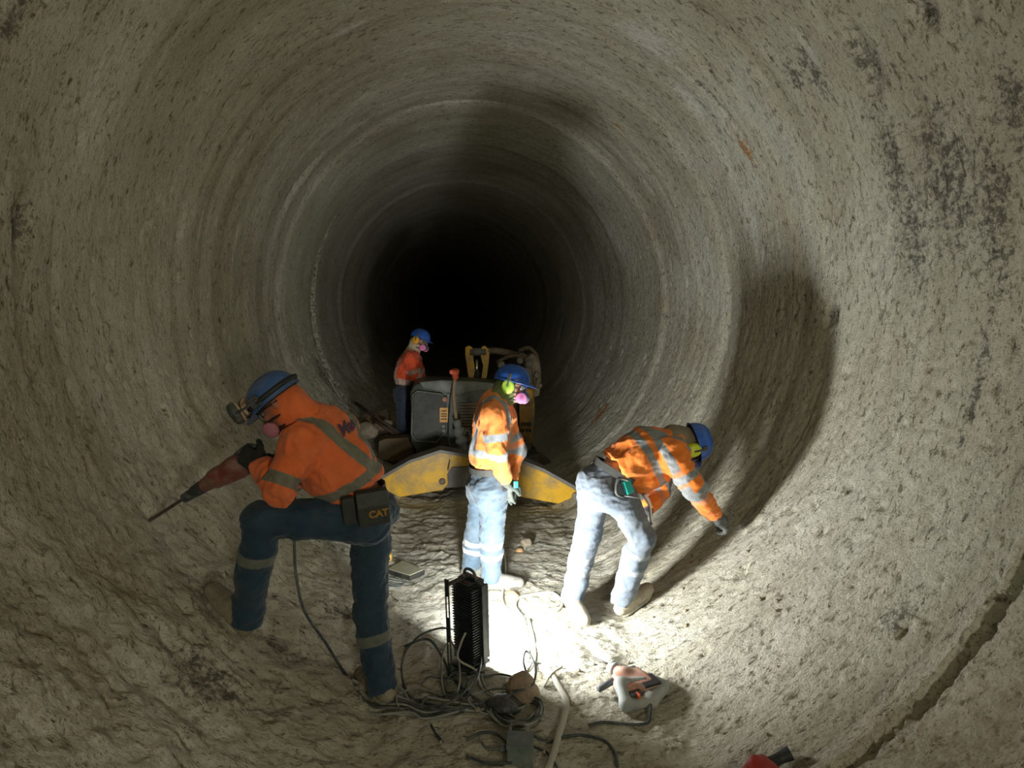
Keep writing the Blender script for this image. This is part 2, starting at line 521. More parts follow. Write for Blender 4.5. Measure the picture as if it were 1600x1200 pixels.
def rbox(c, h, Rm=None, rad=0.01, k=0.01):
    return dict(t='box', c=V(c), h=V(h), R=np.eye(3) if Rm is None else np.asarray(Rm, float), rad=rad, k=k)


def pdist(g, X):
    """distance of points X (...,3) to primitive g"""
    if g['t'] == 'cap':
        a, b = g['a'], g['b']
        ab = b - a
        L2 = float(ab @ ab) + 1e-12
        pa = X - a
        t = (pa @ ab) / L2
        tc = np.clip(t, 0, 1)
        q = pa - tc[..., None] * ab
        if g['flat'] is not None:
            d, s = V(g['flat'][0]), g['flat'][1]
            d = unit(d)
            c = q @ d
            q = q + c[..., None] * d * (1 / s - 1)
        dd = np.sqrt((q * q).sum(-1)) - (g['ra'] + (g['rb'] - g['ra']) * tc)
        L = math.sqrt(L2)
        if g['cuta']:
            dd = np.maximum(dd, -t * L)
        if g['cutb']:
            dd = np.maximum(dd, (t - 1) * L)
        return dd
    if g['t'] == 'ell':
        q = (X - g['c']) @ g['R']
        k0 = np.sqrt(((q / g['r']) ** 2).sum(-1))
        k1 = np.sqrt(((q / g['r'] ** 2) ** 2).sum(-1)) + 1e-9
        return k0 * (k0 - 1) / k1
    q = np.abs((X - g['c']) @ g['R']) - (g['h'] - g['rad'])
    return np.sqrt((np.maximum(q, 0) ** 2).sum(-1)) + np.minimum(q.max(-1), 0) - g['rad']


def pbounds(g):
    if g['t'] == 'cap':
        r = max(g['ra'], g['rb'])
        return np.minimum(g['a'], g['b']) - r, np.maximum(g['a'], g['b']) + r
    r = float(g['r'].max()) if g['t'] == 'ell' else float(np.linalg.norm(g['h']))
    return g['c'] - r, g['c'] + r


def sdf_mesh(prims, h, subtract=(), cut=()):
    lo = np.min([pbounds(g)[0] for g in prims], 0) - 3 * h
    hi = np.max([pbounds(g)[1] for g in prims], 0) + 3 * h
    n = np.ceil((hi - lo) / h).astype(int) + 1
    F = np.full(n, 0.5, np.float32)
    ax = [lo[i] + h * np.arange(n[i]) for i in range(3)]

    def region(g, m):
        a, b = pbounds(g)
        sl = []
        for i in range(3):
            i0 = max(0, int((a[i] - m - lo[i]) / h))
            i1 = min(n[i], int((b[i] + m - lo[i]) / h) + 2)
            sl.append(slice(i0, max(i1, i0 + 1)))
        X = np.stack(np.meshgrid(*[ax[i][sl[i]] for i in range(3)], indexing='ij'), -1)
        return tuple(sl), X

    for g in prims:
        k = g['k']
        sl, X = region(g, k + 3 * h)
        d = pdist(g, X)
        f = F[sl]
        hh = np.clip(0.5 + 0.5 * (f - d) / k, 0, 1)
        F[sl] = f * (1 - hh) + d * hh - k * hh * (1 - hh)
    for g in subtract:
        sl, X = region(g, 3 * h)
        F[sl] = np.maximum(F[sl], -pdist(g, X))
    for (p, nrm) in cut:
        nrm = unit(nrm)
        X = np.stack(np.meshgrid(*ax, indexing='ij'), -1)
        F = np.maximum(F, ((X - V(p)) @ nrm))
    # surface nets
    s = F < 0
    c = s[:-1, :-1, :-1]
    allc, anyc = c.copy(), c.copy()
    for dx in (0, 1):
        for dy in (0, 1):
            for dz in (0, 1):
                q = s[dx:s.shape[0] - 1 + dx, dy:s.shape[1] - 1 + dy, dz:s.shape[2] - 1 + dz]
                allc &= q
                anyc |= q
    act = anyc & ~allc
    idx = np.argwhere(act)
    ids = np.full(act.shape, -1, np.int64)
    ids[act] = np.arange(len(idx))
    pos = np.zeros((len(idx), 3))
    cnt = np.zeros(len(idx))
    corners = [(x, y, z) for x in (0, 1) for y in (0, 1) for z in (0, 1)]
    for a_ in corners:
        for axi in range(3):
            if a_[axi]:
                continue
            b_ = list(a_)
            b_[axi] = 1
            fa = F[idx[:, 0] + a_[0], idx[:, 1] + a_[1], idx[:, 2] + a_[2]]
            fb = F[idx[:, 0] + b_[0], idx[:, 1] + b_[1], idx[:, 2] + b_[2]]
            m = (fa < 0) != (fb < 0)
            t = np.where(m, fa / np.where(m, fa - fb, 1), 0)
            pp = np.array(a_, float)[None] + np.zeros((len(idx), 3))
            pp[:, axi] += t
            pos[m] += pp[m]
            cnt[m] += 1
    verts = lo + h * (idx + pos / cnt[:, None])
    faces = []
    for axi in range(3):
        o1, o2 = [(1, 2), (2, 0), (0, 1)][axi]
        sh = [slice(None)] * 3
        s0 = [slice(1, -1)] * 3
        s0[axi] = slice(0, -1)
        s1 = [slice(1, -1)] * 3
        s1[axi] = slice(1, None)
        e0, e1 = s[tuple(s0)], s[tuple(s1)]
        ch = np.argwhere(e0 != e1)
        if not len(ch):
            continue
        flip = e0[tuple(ch.T)]
        g = ch + 1
        g[:, axi] = ch[:, axi]
        def cid(d1, d2):
            q = g.copy()
            q[:, o1] += d1
            q[:, o2] += d2
            return ids[q[:, 0], q[:, 1], q[:, 2]]
        quad = np.stack([cid(-1, -1), cid(0, -1), cid(0, 0), cid(-1, 0)], 1)
        quad[~flip] = quad[~flip][:, ::-1]
        faces.append(quad)
    faces = np.concatenate(faces)
    # light smoothing
    for _ in range(2):
        acc = np.zeros_like(verts)
        c2 = np.zeros(len(verts))
        for i in range(4):
            a1, b1 = faces[:, i], faces[:, (i + 1) % 4]
            np.add.at(acc, a1, verts[b1])
            np.add.at(c2, a1, 1)
            np.add.at(acc, b1, verts[a1])
            np.add.at(c2, b1, 1)
        verts = verts * 0.6 + 0.4 * acc / c2[:, None]
    return verts, faces


def vnormals(v, f):
    n = np.cross(v[f[:, 2]] - v[f[:, 0]], v[f[:, 3]] - v[f[:, 1]])
    out = np.zeros_like(v)
    for i in range(4):
        np.add.at(out, f[:, i], n)
    return out / np.maximum(1e-12, np.linalg.norm(out, axis=1))[:, None]


def fold(v, n, amp, axis, seed=0, fa=4.0, fr=16.0):
    """cloth folds: ridged noise stretched along one axis, plus softer bulges"""
    axis = unit(axis)
    a = v @ axis
    w = v - a[:, None] * axis
    q = w * fr + (a * fa)[:, None] * axis
    q = q + 0.7 * np.stack([vnoise(v * 7, seed + 5), vnoise(v * 7, seed + 6), vnoise(v * 7, seed + 7)], 1)
    r1 = 1 - np.abs(vnoise(q, seed))
    r2 = vnoise(v * 9.0, seed + 9)
    r3 = 1 - np.abs(vnoise(q * 2.1, seed + 3))
    return v + n * (amp * (1.1 * (r1 - 0.6) + 0.5 * r2 + 0.45 * (r3 - 0.6)))[:, None]


def body_part(name, prims, h, mat, parent, folds=(), stripe=None, subtract=(), cut=(), label=None):
    v, f = sdf_mesh(prims, h, subtract, cut)
    v0 = v
    for (amp, axis, seed, fa, fr, mask) in folds:
        n = vnormals(v, f)
        v2 = fold(v, n, amp, axis, seed, fa, fr)
        if mask is not None:
            w = mask(v)[:, None]
            v = v * (1 - w) + v2 * w
        else:
            v = v2
    o = mk(name, v, f[:, ::1], mat, parent, True, label)
    if stripe is not None:
        at = o.data.attributes.new('stripe', 'FLOAT', 'POINT')
        at.data.foreach_set('value', stripe(v0).astype(np.float32))
    else:
        at = o.data.attributes.new('stripe', 'FLOAT', 'POINT')
        at.data.foreach_set('value', np.full(len(v), 1.0, np.float32))
    return o


# ------------------------------------------------------------------ tunnel
def feature(px, py, L, W, ang=0.0, arc=None):
    p = wall(px, py)
    th = math.atan2(p[0], -p[2])
    return dict(th=th, y=p[1], L=L, W=W, ang=ang)


def fdist(f, TH, Y):
    """normalised elliptical distance of the feature; L along the ring, W along the tunnel"""
    da = (TH - f['th'])
    da = (da + math.pi) % (2 * math.pi) - math.pi
    a = da * R0
    b = Y - f['y']
    c, s = math.cos(f['ang']), math.sin(f['ang'])
    u, w = a * c + b * s, -a * s + b * c
    return np.sqrt((u / f['L']) ** 2 + (w / f['W']) ** 2)


PITS = [(feature(1300, 492, .085, .06), .05), (feature(1376, 486, .05, .025), .04), (feature(1448, 22, .09, .07), .05), (feature(1560, 600, .06, .02), .03),
        (feature(278, 435, .05, .025), .03), (feature(232, 352, .05, .03), .03), (feature(145, 455, .08, .02), .03), (feature(30, 350, .11, .06), .03),
        (feature(465, 290, .35, .06), .045), (feature(170, 165, .04, .025), .03), (feature(120, 218, .04, .02), .03), (feature(1015, 295, .12, .03), .03),
        (feature(1580, 540, .08, .02), .03), (feature(1355, 85, .15, .05), .02), (feature(1360, 120, .1, .05), .02), (feature(1095, 95, .18, .03, -.3), .03),
        (feature(1520, 20, .05, .03), .02), (feature(1205, 355, .04, .04), .02), (feature(1218, 365, .1, .01), .02)]
GASH = [(feature(1115, 155, .42, .022, .12), .028), (feature(1190, 460, .12, .006), .012), (feature(1048, 420, .1, .012), .02),
        (feature(885, 262, .3, .015), .02), (feature(965, 200, .12, .02, .1), .012), (feature(800, 318, .1, .04), .02)]
LEDGE = [(feature(489, 500, .9, .20), .10), (feature(1500, 1030, 1.3, .032, .03), .035), (feature(1560, 950, .5, .03, .0), .045)]
CHALK_LIT = [feature(285, 350, .28, .05), feature(312, 350, .2, .035), feature(1010, 55, .32, .2), feature(1080, 160, .3, .1), feature(545, 45, .22, .05), feature(1180, 360, .3, .1),
         feature(1190, 400, .22, .08), feature(720, 158, .9, .03), feature(370, 380, .3, .03), feature(145, 120, .25, .02), feature(135, 200, .2, .015), feature(1260, 75, .2, .03)]  # the long thin band at the top paints the step's lit lip
DARKP = [feature(488, 500, .9, .22), feature(502, 590, .5, .2), feature(488, 500, .7, .15), feature(880, 520, .5, .2), feature(1480, 270, .55, .25), feature(1560, 330, .6, .14), feature(1395, 250, .5, .12), feature(1430, 360, .4, .15), feature(1355, 100, .22, .1), feature(460, 290, .4, .05),  # includes painted shadows: band below the left rib, machine arm on the right
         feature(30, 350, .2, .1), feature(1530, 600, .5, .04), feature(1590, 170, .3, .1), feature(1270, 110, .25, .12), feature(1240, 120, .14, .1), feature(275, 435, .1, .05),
         feature(20, 30, .25, .06), feature(1300, 490, .1, .07), feature(1376, 486, .06, .03), feature(1115, 155, .42, .03, .12), feature(1100, 95, .14, .03), feature(1448, 22, .1, .08),  # mostly laid over the pits and gash, darker inside them
         feature(320, 1060, .3, .22), feature(540, 960, .22, .12), feature(440, 1010, .25, .1), feature(1400, 965, .2, .08)]  # first three paint the left worker's shadow around his boots
RUST = [feature(965, 197, .1, .03, .1), feature(1165, 232, .14, .05, .2), feature(940, 650, .3, .15)]
BROWN_SHADE = [feature(800, 80, .9, .25), feature(380, 270, 1.1, .12), feature(640, 90, .8, .12), feature(385, 400, .8, .1), feature(900, 640, 1.0, .5), feature(180, 880, .4, .3), feature(100, 1050, .6, .4),
         feature(700, 830, .7, .8), feature(300, 620, .8, .12), feature(230, 430, .6, .1), feature(1500, 1150, .7, .35), feature(660, 850, .5, .4)]  # brown stains; the lower right one paints the dim corner behind the floodlight


def tunnel_surface(TH, Y, attrs=False):
    """inner radius of the bored tunnel at an angle (0 = straight down) and distance"""
    n = len(TH)
    X3 = np.stack([np.sin(TH) * R0, Y, -np.cos(TH) * R0], 1)
    prof = R0 - 0.03 * (1 / (1 + np.exp(-(Y - 6.62 - 0.05 * np.sin(TH * 3 + 1)) / 0.02)))   # step where the bore narrows
    prof += 0.035 * (1 / (1 + np.exp(-(Y - 8.2) / 0.03)))
    prof -= 0.03 * (1 / (1 + np.exp(-(Y - 10.5) / 0.03)))
    prof += 0.04 * (1 / (1 + np.exp(-(Y - 14.5) / 0.03)))
    # cutter rings: narrow ledges round the bore, uneven in depth and position along each ring
    wob = 0.05 * vnoise(np.stack([np.sin(TH) * 1.2, np.cos(TH) * 1.2, Y * 0.4], 1), 3)
    z0 = np.zeros(n)
    ring = vnoise(np.stack([(Y + wob) * 5.5, z0 + 3.3, np.sin(TH * 0.5) * 1.2], 1), 11)
    ring2 = vnoise(np.stack([(Y + wob) * 15.0, z0 + 7.1, np.sin(TH) * 1.0], 1), 12)
    rough_low = 0.35 + 0.65 * np.clip((np.cos(TH) + 0.55) / 1.2, 0, 1)
    far = 1 - 0.72 / (1 + np.exp(-(Y - 6.6) / 0.15))
    prof += (0.009 * np.tanh(ring * 3) + 0.005 * ring2 * rough_low) * far
    # crescent grooves that follow the rings, strongest low on the walls
    gr = vnoise(np.stack([(Y + wob) * 9.0, np.sin(TH) * 1.6, np.cos(TH) * 1.6], 1), 21)
    gr2 = vnoise(np.stack([(Y + wob) * 17.0, np.sin(TH) * 3.2, np.cos(TH) * 3.2], 1), 22)
    prof += (0.016 * np.clip(gr - 0.15, 0, 1) * 2 + 0.020 * np.clip(gr2 - 0.4, 0, 1)) * rough_low * far
    # general unevenness
    prof += 0.010 * fbm(X3 * np.array([1.3, 1.6, 1.3]), 2, 31)
    f1 = fbm(X3 * np.array([6.5, 18, 6.5]), 3, 41)
    f2 = fbm(X3 * np.array([20, 38, 20]), 2, 43)
    prof += (0.0016 + 0.0045 * rough_low ** 2) * f1 + (0.0010 + 0.0035 * rough_low ** 1.5) * f2
    chip = fbm(X3 * np.array([5, 14, 5]), 3, 47)
    prof += 0.05 * np.clip(chip - 0.58, 0, 1) * rough_low
    chip2 = fbm(X3 * np.array([13, 24, 13]), 2, 49)
    prof += 0.03 * np.clip(chip2 - 0.62, 0, 1) * (0.4 + 0.6 * rough_low)
    low_l = np.clip((np.cos(TH) - 0.05) / 0.5, 0, 1) * np.clip(-np.sin(TH) * 2.5 + 0.2, 0, 1)   # churned muck low on the left wall
    muck = fbm(X3 * np.array([4.2, 6.0, 4.2]), 4, 53)
    prof -= low_l * (0.022 * np.clip(muck, -0.6, 1.2) + 0.012 * fbm(X3 * np.array([14, 18, 14]), 3, 55))
    for f, d in PITS:
        e = fdist(f, TH, Y) + 0.35 * f1
        prof += d * np.clip(1.15 - e, 0, 1) ** 0.7
    for f, d in GASH + LEDGE:
        e = fdist(f, TH, Y) + 0.3 * f1 + 0.5 * f2
        prof += d * np.clip(1.2 - e, 0, 1) ** 0.6
    # muddy invert: flat-ish fill over the bottom of the bore
    c = np.cos(TH)
    zf = -ZF - 0.010 * fbm(X3 * np.array([2.0, 2.0, 2.0]), 3, 61) - 0.010 * fbm(np.stack([X3[:, 0], X3[:, 1], z0], 1) * 11, 4, 63, .62)
    zf -= 0.012 * (1 - np.abs(vnoise(np.stack([X3[:, 0] * 2.0, X3[:, 1] * 11, z0], 1), 65))) * np.clip((Y - 4.2), 0, 1)
    fill = np.where(c > 0.3, zf / np.maximum(c, 0.3), 9.0)
    k = 0.05
    hh = np.clip(0.5 + 0.5 * (prof - fill) / k, 0, 1)
    r = prof * (1 - hh) + fill * hh - k * hh * (1 - hh) * 0.3
    if not attrs:
        return r
    out = {}
    for nme, lst in (('stain_and_shade', DARKP), ('chalk_lit_lip', CHALK_LIT), ('stain_rust', RUST), ('stain_brown_shade', BROWN_SHADE)):
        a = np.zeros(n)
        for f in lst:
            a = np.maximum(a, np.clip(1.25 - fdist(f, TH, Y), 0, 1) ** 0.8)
        out[nme] = a * {'stain_brown_shade': .75, 'stain_and_shade': .78}.get(nme, 1.0)
    return r, out


def ypositions():
    y = [-7.0]
    while y[-1] < 46:
        t = y[-1]
        s = 0.25 if t < 0.4 else 0.02 if t < 1.1 else 0.010 if t < 4.8 else 0.016 if t < 8.6 else 0.05 if t < 14 else 0.2 if t < 20 else 0.8
        y.append(t + s)
    return np.array(y)


def build_tunnel():
    ys = ypositions()
    nt_ = 1240
    th = np.linspace(-math.pi, math.pi, nt_ + 1)
    TH, YY = np.meshgrid(th, ys, indexing='ij')
    r, at = tunnel_surface(TH.ravel(), YY.ravel(), True)
    X = np.stack([np.sin(TH.ravel()) * r, YY.ravel(), -np.cos(TH.ravel()) * r], 1).reshape(nt_ + 1, len(ys), 3)
    gx = np.gradient(X, axis=0)
    gx[0] = gx[-1] = (X[1] - X[0] + X[-1] - X[-2]) / 2
    gy = np.gradient(X, axis=1)
    nrm = np.cross(gx, gy)
    nrm /= np.linalg.norm(nrm, axis=-1, keepdims=True)
    rad = X.copy()
    rad[..., 1] = 0
    sgn = np.sign((nrm * rad).sum(-1, keepdims=True))
    nrm = -nrm * sgn
    q = lambda a: int(round((a + math.pi) / (2 * math.pi) * nt_))
    secs = [('floor', q(-0.62), q(0.62)), ('wall_right', q(0.62), q(2.3)), ('wall_left', q(-2.3), q(-0.62))]
    def sector(name, rows):
        S = X[rows]
        nr, ny = S.shape[:2]
        me = bpy.data.meshes.new(name)
        me.vertices.add(nr * ny)
        me.vertices.foreach_set('co', S.reshape(-1).astype(np.float32))
        i = np.arange(nr - 1)[:, None] * ny + np.arange(ny - 1)[None]
        quads = np.stack([i, i + ny, i + ny + 1, i + 1], -1).reshape(-1, 4)
        me.loops.add(quads.size)
        me.loops.foreach_set('vertex_index', quads.reshape(-1).astype(np.int32))
        me.polygons.add(len(quads))
        me.polygons.foreach_set('loop_start', np.arange(0, quads.size, 4, dtype=np.int32))
        me.polygons.foreach_set('use_smooth', np.ones(len(quads), bool))
        me.update(calc_edges=True)
        me.validate()
        n_ = nrm[rows].reshape(-1, 3)
        me.normals_split_custom_set_from_vertices(n_.tolist())
        for k_, a in at.items():
            A = a.reshape(nt_ + 1, ny)[rows]
            d = me.attributes.new(k_, 'FLOAT', 'POINT')
            d.data.foreach_set('value', A.reshape(-1).astype(np.float32))
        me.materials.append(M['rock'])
        o = bpy.data.objects.new(name, me)
        COL.objects.link(o)
        o['kind'] = 'structure'
        return o
    for name, a, b in secs:
        sector(name, np.arange(a, b + 1))
    sector('ceiling', np.concatenate([np.arange(q(2.3), nt_), np.arange(0, q(-2.3) + 1)]))
    # a rear bulkhead closes the tube behind the camera; ahead it runs on into the dark
    for nm, y, s in (('wall_back', -6.95, -1),):
        mb = MB()
        mb.lathe([(2.4, 0), (2.4, 0.1)], V(0, y, 0), V(0, s, 0), 48)
        o = mb.build(nm, M['rock'])
        o['kind'] = 'structure'


build_tunnel()


def ground_r(p):
    th = math.atan2(p[0], -p[2])
    return float(tunnel_surface(np.array([th]), np.array([p[1]]))[0])


def on_ground(px, py, h=0.0):
    """point a height h above the real (uneven) lining where the pixel hits it"""
    p = wall(px, py)
    th = math.atan2(p[0], -p[2])
    r = ground_r(p) - h
    return V(math.sin(th) * r, p[1], -math.cos(th) * r)


def ground_z(x, y):
    """height of the lining under (x, y)"""
    z = -1.95
    for _ in range(6):
        th = math.atan2(x, -z)
        r = float(tunnel_surface(np.array([th]), np.array([y]))[0])
        z = -math.sqrt(max(0.01, r * r - x * x))
    return z


def ground_n(p):
    if p[2] < ZF + 0.05:
        return V(0, 0, 1)
    return unit(V(-p[0], 0, -p[2]))


# ------------------------------------------------------------------ workers
def frame(fwd, up):
    """columns: right, forward, up"""
    u = unit(up)
    f = unit(np.asarray(fwd, float) - u * np.dot(fwd, u))
    r = np.cross(f, u)
    return np.stack([r, f, u], 1)


def glove(parent, wrist, d, n, side, mat, curl=(35, 45, 35), spread=8, thumb=(0.75, 0.45), size=1.0, cuff_from=None, label=None, name='glove'):
    """five separate fingers on a palm. d = towards the fingers, n = palm normal (palm faces n), side=+1 thumb on cross(n,d) side"""
    d, n = unit(d), unit(np.asarray(n, float) - unit(d) * np.dot(n, unit(d)))
    lat = np.cross(n, d) * side          # towards the thumb
    s = size
    B = np.stack([lat, d, n], 1)
    pr = [rbox(V(wrist) + d * .05 * s, (.042 * s, .047 * s, .017 * s), B, .015 * s, .012),
          ell(V(wrist) + d * .035 * s + lat * .018 * s + n * .010 * s, (.026 * s, .034 * s, .018 * s), B, .012)]
    if cuff_from is not None:
        e = unit(V(wrist) - V(cuff_from))
        pr.append(cap(V(wrist) - e * .05 * s, V(wrist) + d * .02 * s, .036 * s, .031 * s, .02, cuta=True))
    offs = [(.031, .088, 1.0), (.011, .093, 1.08), (-.010, .089, 1.0), (-.031, .080, .82)]
    for i, (lo, st, ln) in enumerate(offs):
        p = V(wrist) + lat * lo * s + d * st * s
        ang = 0.0
        sp = math.radians((1.5 - i) * spread * 0.5)
        dd = d * math.cos(sp) + lat * math.sin(sp)
        r = .0115 * s
        for j, seg in enumerate((.044, .028, .022)):
            ang += math.radians(curl[j] * (1 + 0.12 * (i - 1.5) * (0.5)))
            v = dd * math.cos(ang) + n * math.sin(ang)
            q = p + v * seg * ln * s
            pr.append(cap(p, q, r, r * .93, .004 if j else .008))
            p = q
            r *= .93
    tb = V(wrist) + lat * .034 * s + d * .03 * s
    t1 = tb + (lat * thumb[0] + d * .62 + n * thumb[1] * .6) / 1.1 * .045 * s
    t2 = t1 + unit(lat * thumb[0] * .35 + d * .8 + n * thumb[1]) * .034 * s
    t3 = t2 + unit(lat * thumb[0] * .05 + d * .8 + n * thumb[1] * 1.3) * .026 * s
    pr += [cap(tb, t1, .016 * s, .0135 * s, .010), cap(t1, t2, .0135 * s, .012 * s, .004), cap(t2, t3, .012 * s, .0105 * s, .004)]
    return body_part(name, pr, .0042 * s, mat, parent, label=label)


def boot(parent, ankle, toe_dir, nrm, mat, L=.30, shin=None):
    """leather boot with a separate rubber sole; ankle = joint centre, sole lies 0.105 under it along nrm"""
    u = unit(nrm)
    f = unit(np.asarray(toe_dir, float) - u * np.dot(toe_dir, u))
    s = np.cross(f, u)
    B = np.stack([s, f, u], 1)
    o = V(ankle) - u * .105
    heel, ball, toe = o - f * .045 + u * .045, o + f * .12 + u * .04, o + f * (L - .105) + u * .038
    sh = unit(V(shin) - V(ankle)) if shin is not None else u
    pr = [cap(V(ankle) + sh * .07, V(ankle) - u * .02, .046, .048, .02), cap(heel, ball, .043, .046, .03), cap(ball, toe, .047, .04, .03),
          cap(V(ankle) - u * .01, ball + u * .005, .047, .038, .03), ell(toe - f * .03 + u * .005, (.046, .055, .036), B, .02)]
    a = body_part('boot', pr, .006, mat, parent, [(.003, s, 3, 8, 24, None)], cut=[(o + u * .016, -u)])
    mb = MB()
    out = []
    for k in range(28):
        w = 2 * math.pi * k / 28
        c_, s_ = math.cos(w), math.sin(w)
        fy = (L / 2 - .02) * c_ + L / 2 - .075
        wd = .047 * (1 - .18 * math.exp(-((fy - .04) / .05) ** 2)) * (abs(s_) ** .8) * (1 if s_ >= 0 else -1)
        out.append((wd, fy))
    mb.prism([o + s * x + f * y + u * .022 for x, y in out], [o + s * x * 1.03 + f * y - u * .008 for x, y in out], .003)
    mb.build('sole', M['sole'], a)
    return a


def head_gear(parent, hc, fwd, up, muff='lime', raised=False, helmet='helmet', pink='pink', res=1.0, goggles=True, muff_out=0.0, strap_round=False):
    """helmet, ear defenders, half-mask respirator, glasses in the head frame. hc = head centre at eye level"""
    Bm = frame(fwd, up)
    W = lambda x, y, z: V(hc) + Bm @ V(x, y, z)
    WH = lambda x, y, z: V(hc) + Bm @ V(x * .90, y * .87, z * .90 - .004)
    D = lambda x, y, z: Bm @ V(x, y, z)
    # shell
    n, m = 40, 13
    vs, fs = [], []
    rows = [('brim', 1.0), ('brim', 0.0)] + [('dome', i / m) for i in range(m + 1)]
    for kind_, t in rows:
        for k in range(n):
            a = 2 * math.pi * k / n
            sa, ca = math.sin(a), math.cos(a)
            if kind_ == 'brim':
                w = .010 + .050 * max(0, sa) ** 2.2
                vs.append(WH((.120 + w * t) * ca, (.145 + w * t) * sa - .005, .040 - .004 * t - .020 * t * max(0, sa) ** 2))
            else:
                e = t * math.pi / 2
                ridge = .007 * math.exp(-(ca / .25) ** 2) * math.sin(min(1, e * 1.6)) + .004 * math.exp(-((abs(ca) - .5) / .12) ** 2) * math.sin(e) * (t < .98)
                rr = math.cos(e) ** .85 if t < 1 else 0.0
                vs.append(WH(.120 * ca * rr, .145 * sa * rr - .005, .043 + .118 * math.sin(e) + ridge * (t > .15)))
    for i in range(len(rows) - 1):
        for k in range(n):
            fs.append([i * n + k, i * n + (k + 1) % n, (i + 1) * n + (k + 1) % n, (i + 1) * n + k])
    h = mk('helmet', vs, fs, M[helmet], parent)
    so = h.modifiers.new('shell', 'SOLIDIFY')
    so.thickness = .004
    so.offset = -1
    # inner harness band
    mb = MB()
    mb.tube([WH(.100 * math.cos(a), .122 * math.sin(a) - .005, .035) for a in np.linspace(0, 2 * math.pi, 25)], .009, 6, False)
    mb.build('harness', M['black'], h, True)
    if strap_round:
        mb = MB()
        mb.tube([WH(.1235 * math.cos(a), .149 * math.sin(a) - .005, .062) for a in np.linspace(math.pi * -1.28, math.pi * .28, 30)], .012, 6, False, squash=1.0)
        mb.build('goggle_strap', M['black'], h, True)
        mb = MB()
        mb.box(WH(-.121, .045, .07), (.014, .05, .05), Bm, .004)
        mb.build('side_mount', M['black_dusty'], h)
        MB().box(WH(.121, .045, .07), (.014, .05, .05), Bm, .004).build('side_mount', M['black_dusty'], h)
    # ear defenders
    for sx in (-1, 1):
        if raised:
            c = W(sx * .070, .148, .078)
            ax = D(sx * .45, .80, .1)
        else:
            c = W(sx * .088, -.004, -.012)
            ax = D(sx, 0, -.03)
        mb = MB()
        mb.lathe([(.040, -.010), (.044, -.008), (.045, .0), (.0445, .014), (.040, .024), (.028, .029), (.0, .030)], c, ax, 26, D(0, 0, 1), 1.18)
        md = M['cup_dark'] if raised else M[muff]
        cup = mb.build('ear_muff', md, parent, True)
        mb = MB()
        mb.lathe([(.034, -.020), (.042, -.018), (.046, -.012), (.042, -.007)], c, ax, 26, D(0, 0, 1), 1.18)
        mb.build('cushion', M['cup_rim'] if raised else M['black'], cup, True)
        mb = MB()
        if raised:
            mb.tube([W(sx * .122, .02, .06), W(sx * .13, .09, .065), c + unit(ax) * .028], .006, 6)
        else:
            mb.tube([W(sx * .112, .0, .075), W(sx * .122, 0, .045), c + unit(ax) * .029], .006, 6)
            mb.box(W(sx * .114, 0, .058), (.010, .026, .036), Bm, .003)
        mb.build('muff_arm', M['black_dusty'], cup, True)
    # respirator: face piece + two disc filters + straps
    pr = [ell(W(0, .088, -.062), (.036, .034, .042), Bm, .012), cap(W(0, .09, -.03), W(0, .118, -.07), .018, .024, .012),
          cap(W(0, .11, -.065), W(0, .126, -.075), .018, .016, .008)]
    for sx in (-1, 1):
        pr.append(cap(W(0, .09, -.065), W(sx * .048, .092, -.072), .02, .017, .01))
    mk_ = body_part('respirator', pr, .005, M['mask'], parent)
    for sx in (-1, 1):
        mb = MB()
        c, ax = W(sx * .042, .086, -.073), D(sx * .90, .38, -.12)
        mb.lathe([(.020, -.006), (.036, 0), (.039, .004), (.0385, .018), (.034, .022), (.0, .024)], c, ax, 26)
        mb.build('filter', M[pink], mk_, True)
    mb = MB()
    for sx in (-1, 1):
        mb.tube([W(sx * .035, .095, -.04), W(sx * .074, .045, -.045), W(sx * .078, -.03, -.05), W(sx * .045, -.095, -.045)], .005, 6)
        mb.tube([W(sx * .035, .095, -.085), W(sx * .062, .04, -.095), W(sx * .064, -.03, -.085), W(sx * .03, -.085, -.08)], .005, 6)
    mb.build('mask_strap', M['black'], mk_, True)
    if goggles:
        mb = MB()
        pts = []
        for a in np.linspace(-1.05, 1.05, 13):
            pts.append((math.sin(a) * .078, math.cos(a) * .062 + .045))
        v_, f_ = [], []
        for (x, y) in pts:
            v_ += [W(x, y, .022), W(x * 1.02, y + .004, .0), W(x, y, -.022)]
        for i in range(len(pts) - 1):
            for j in (0, 1):
                f_.append([i * 3 + j, (i + 1) * 3 + j, (i + 1) * 3 + j + 1, i * 3 + j + 1])
        g = mk('safety_glasses', v_, f_, M['lens'], parent)
        g.modifiers.new('thick', 'SOLIDIFY').thickness = .003
        for sx in (-1, 1):
            MB().tube([W(sx * .068, .085, .012), W(sx * .080, .04, .012), W(sx * .080, -.03, .008)], .0035, 6).build('temple', M['black'], g, True)
    return Bm, W


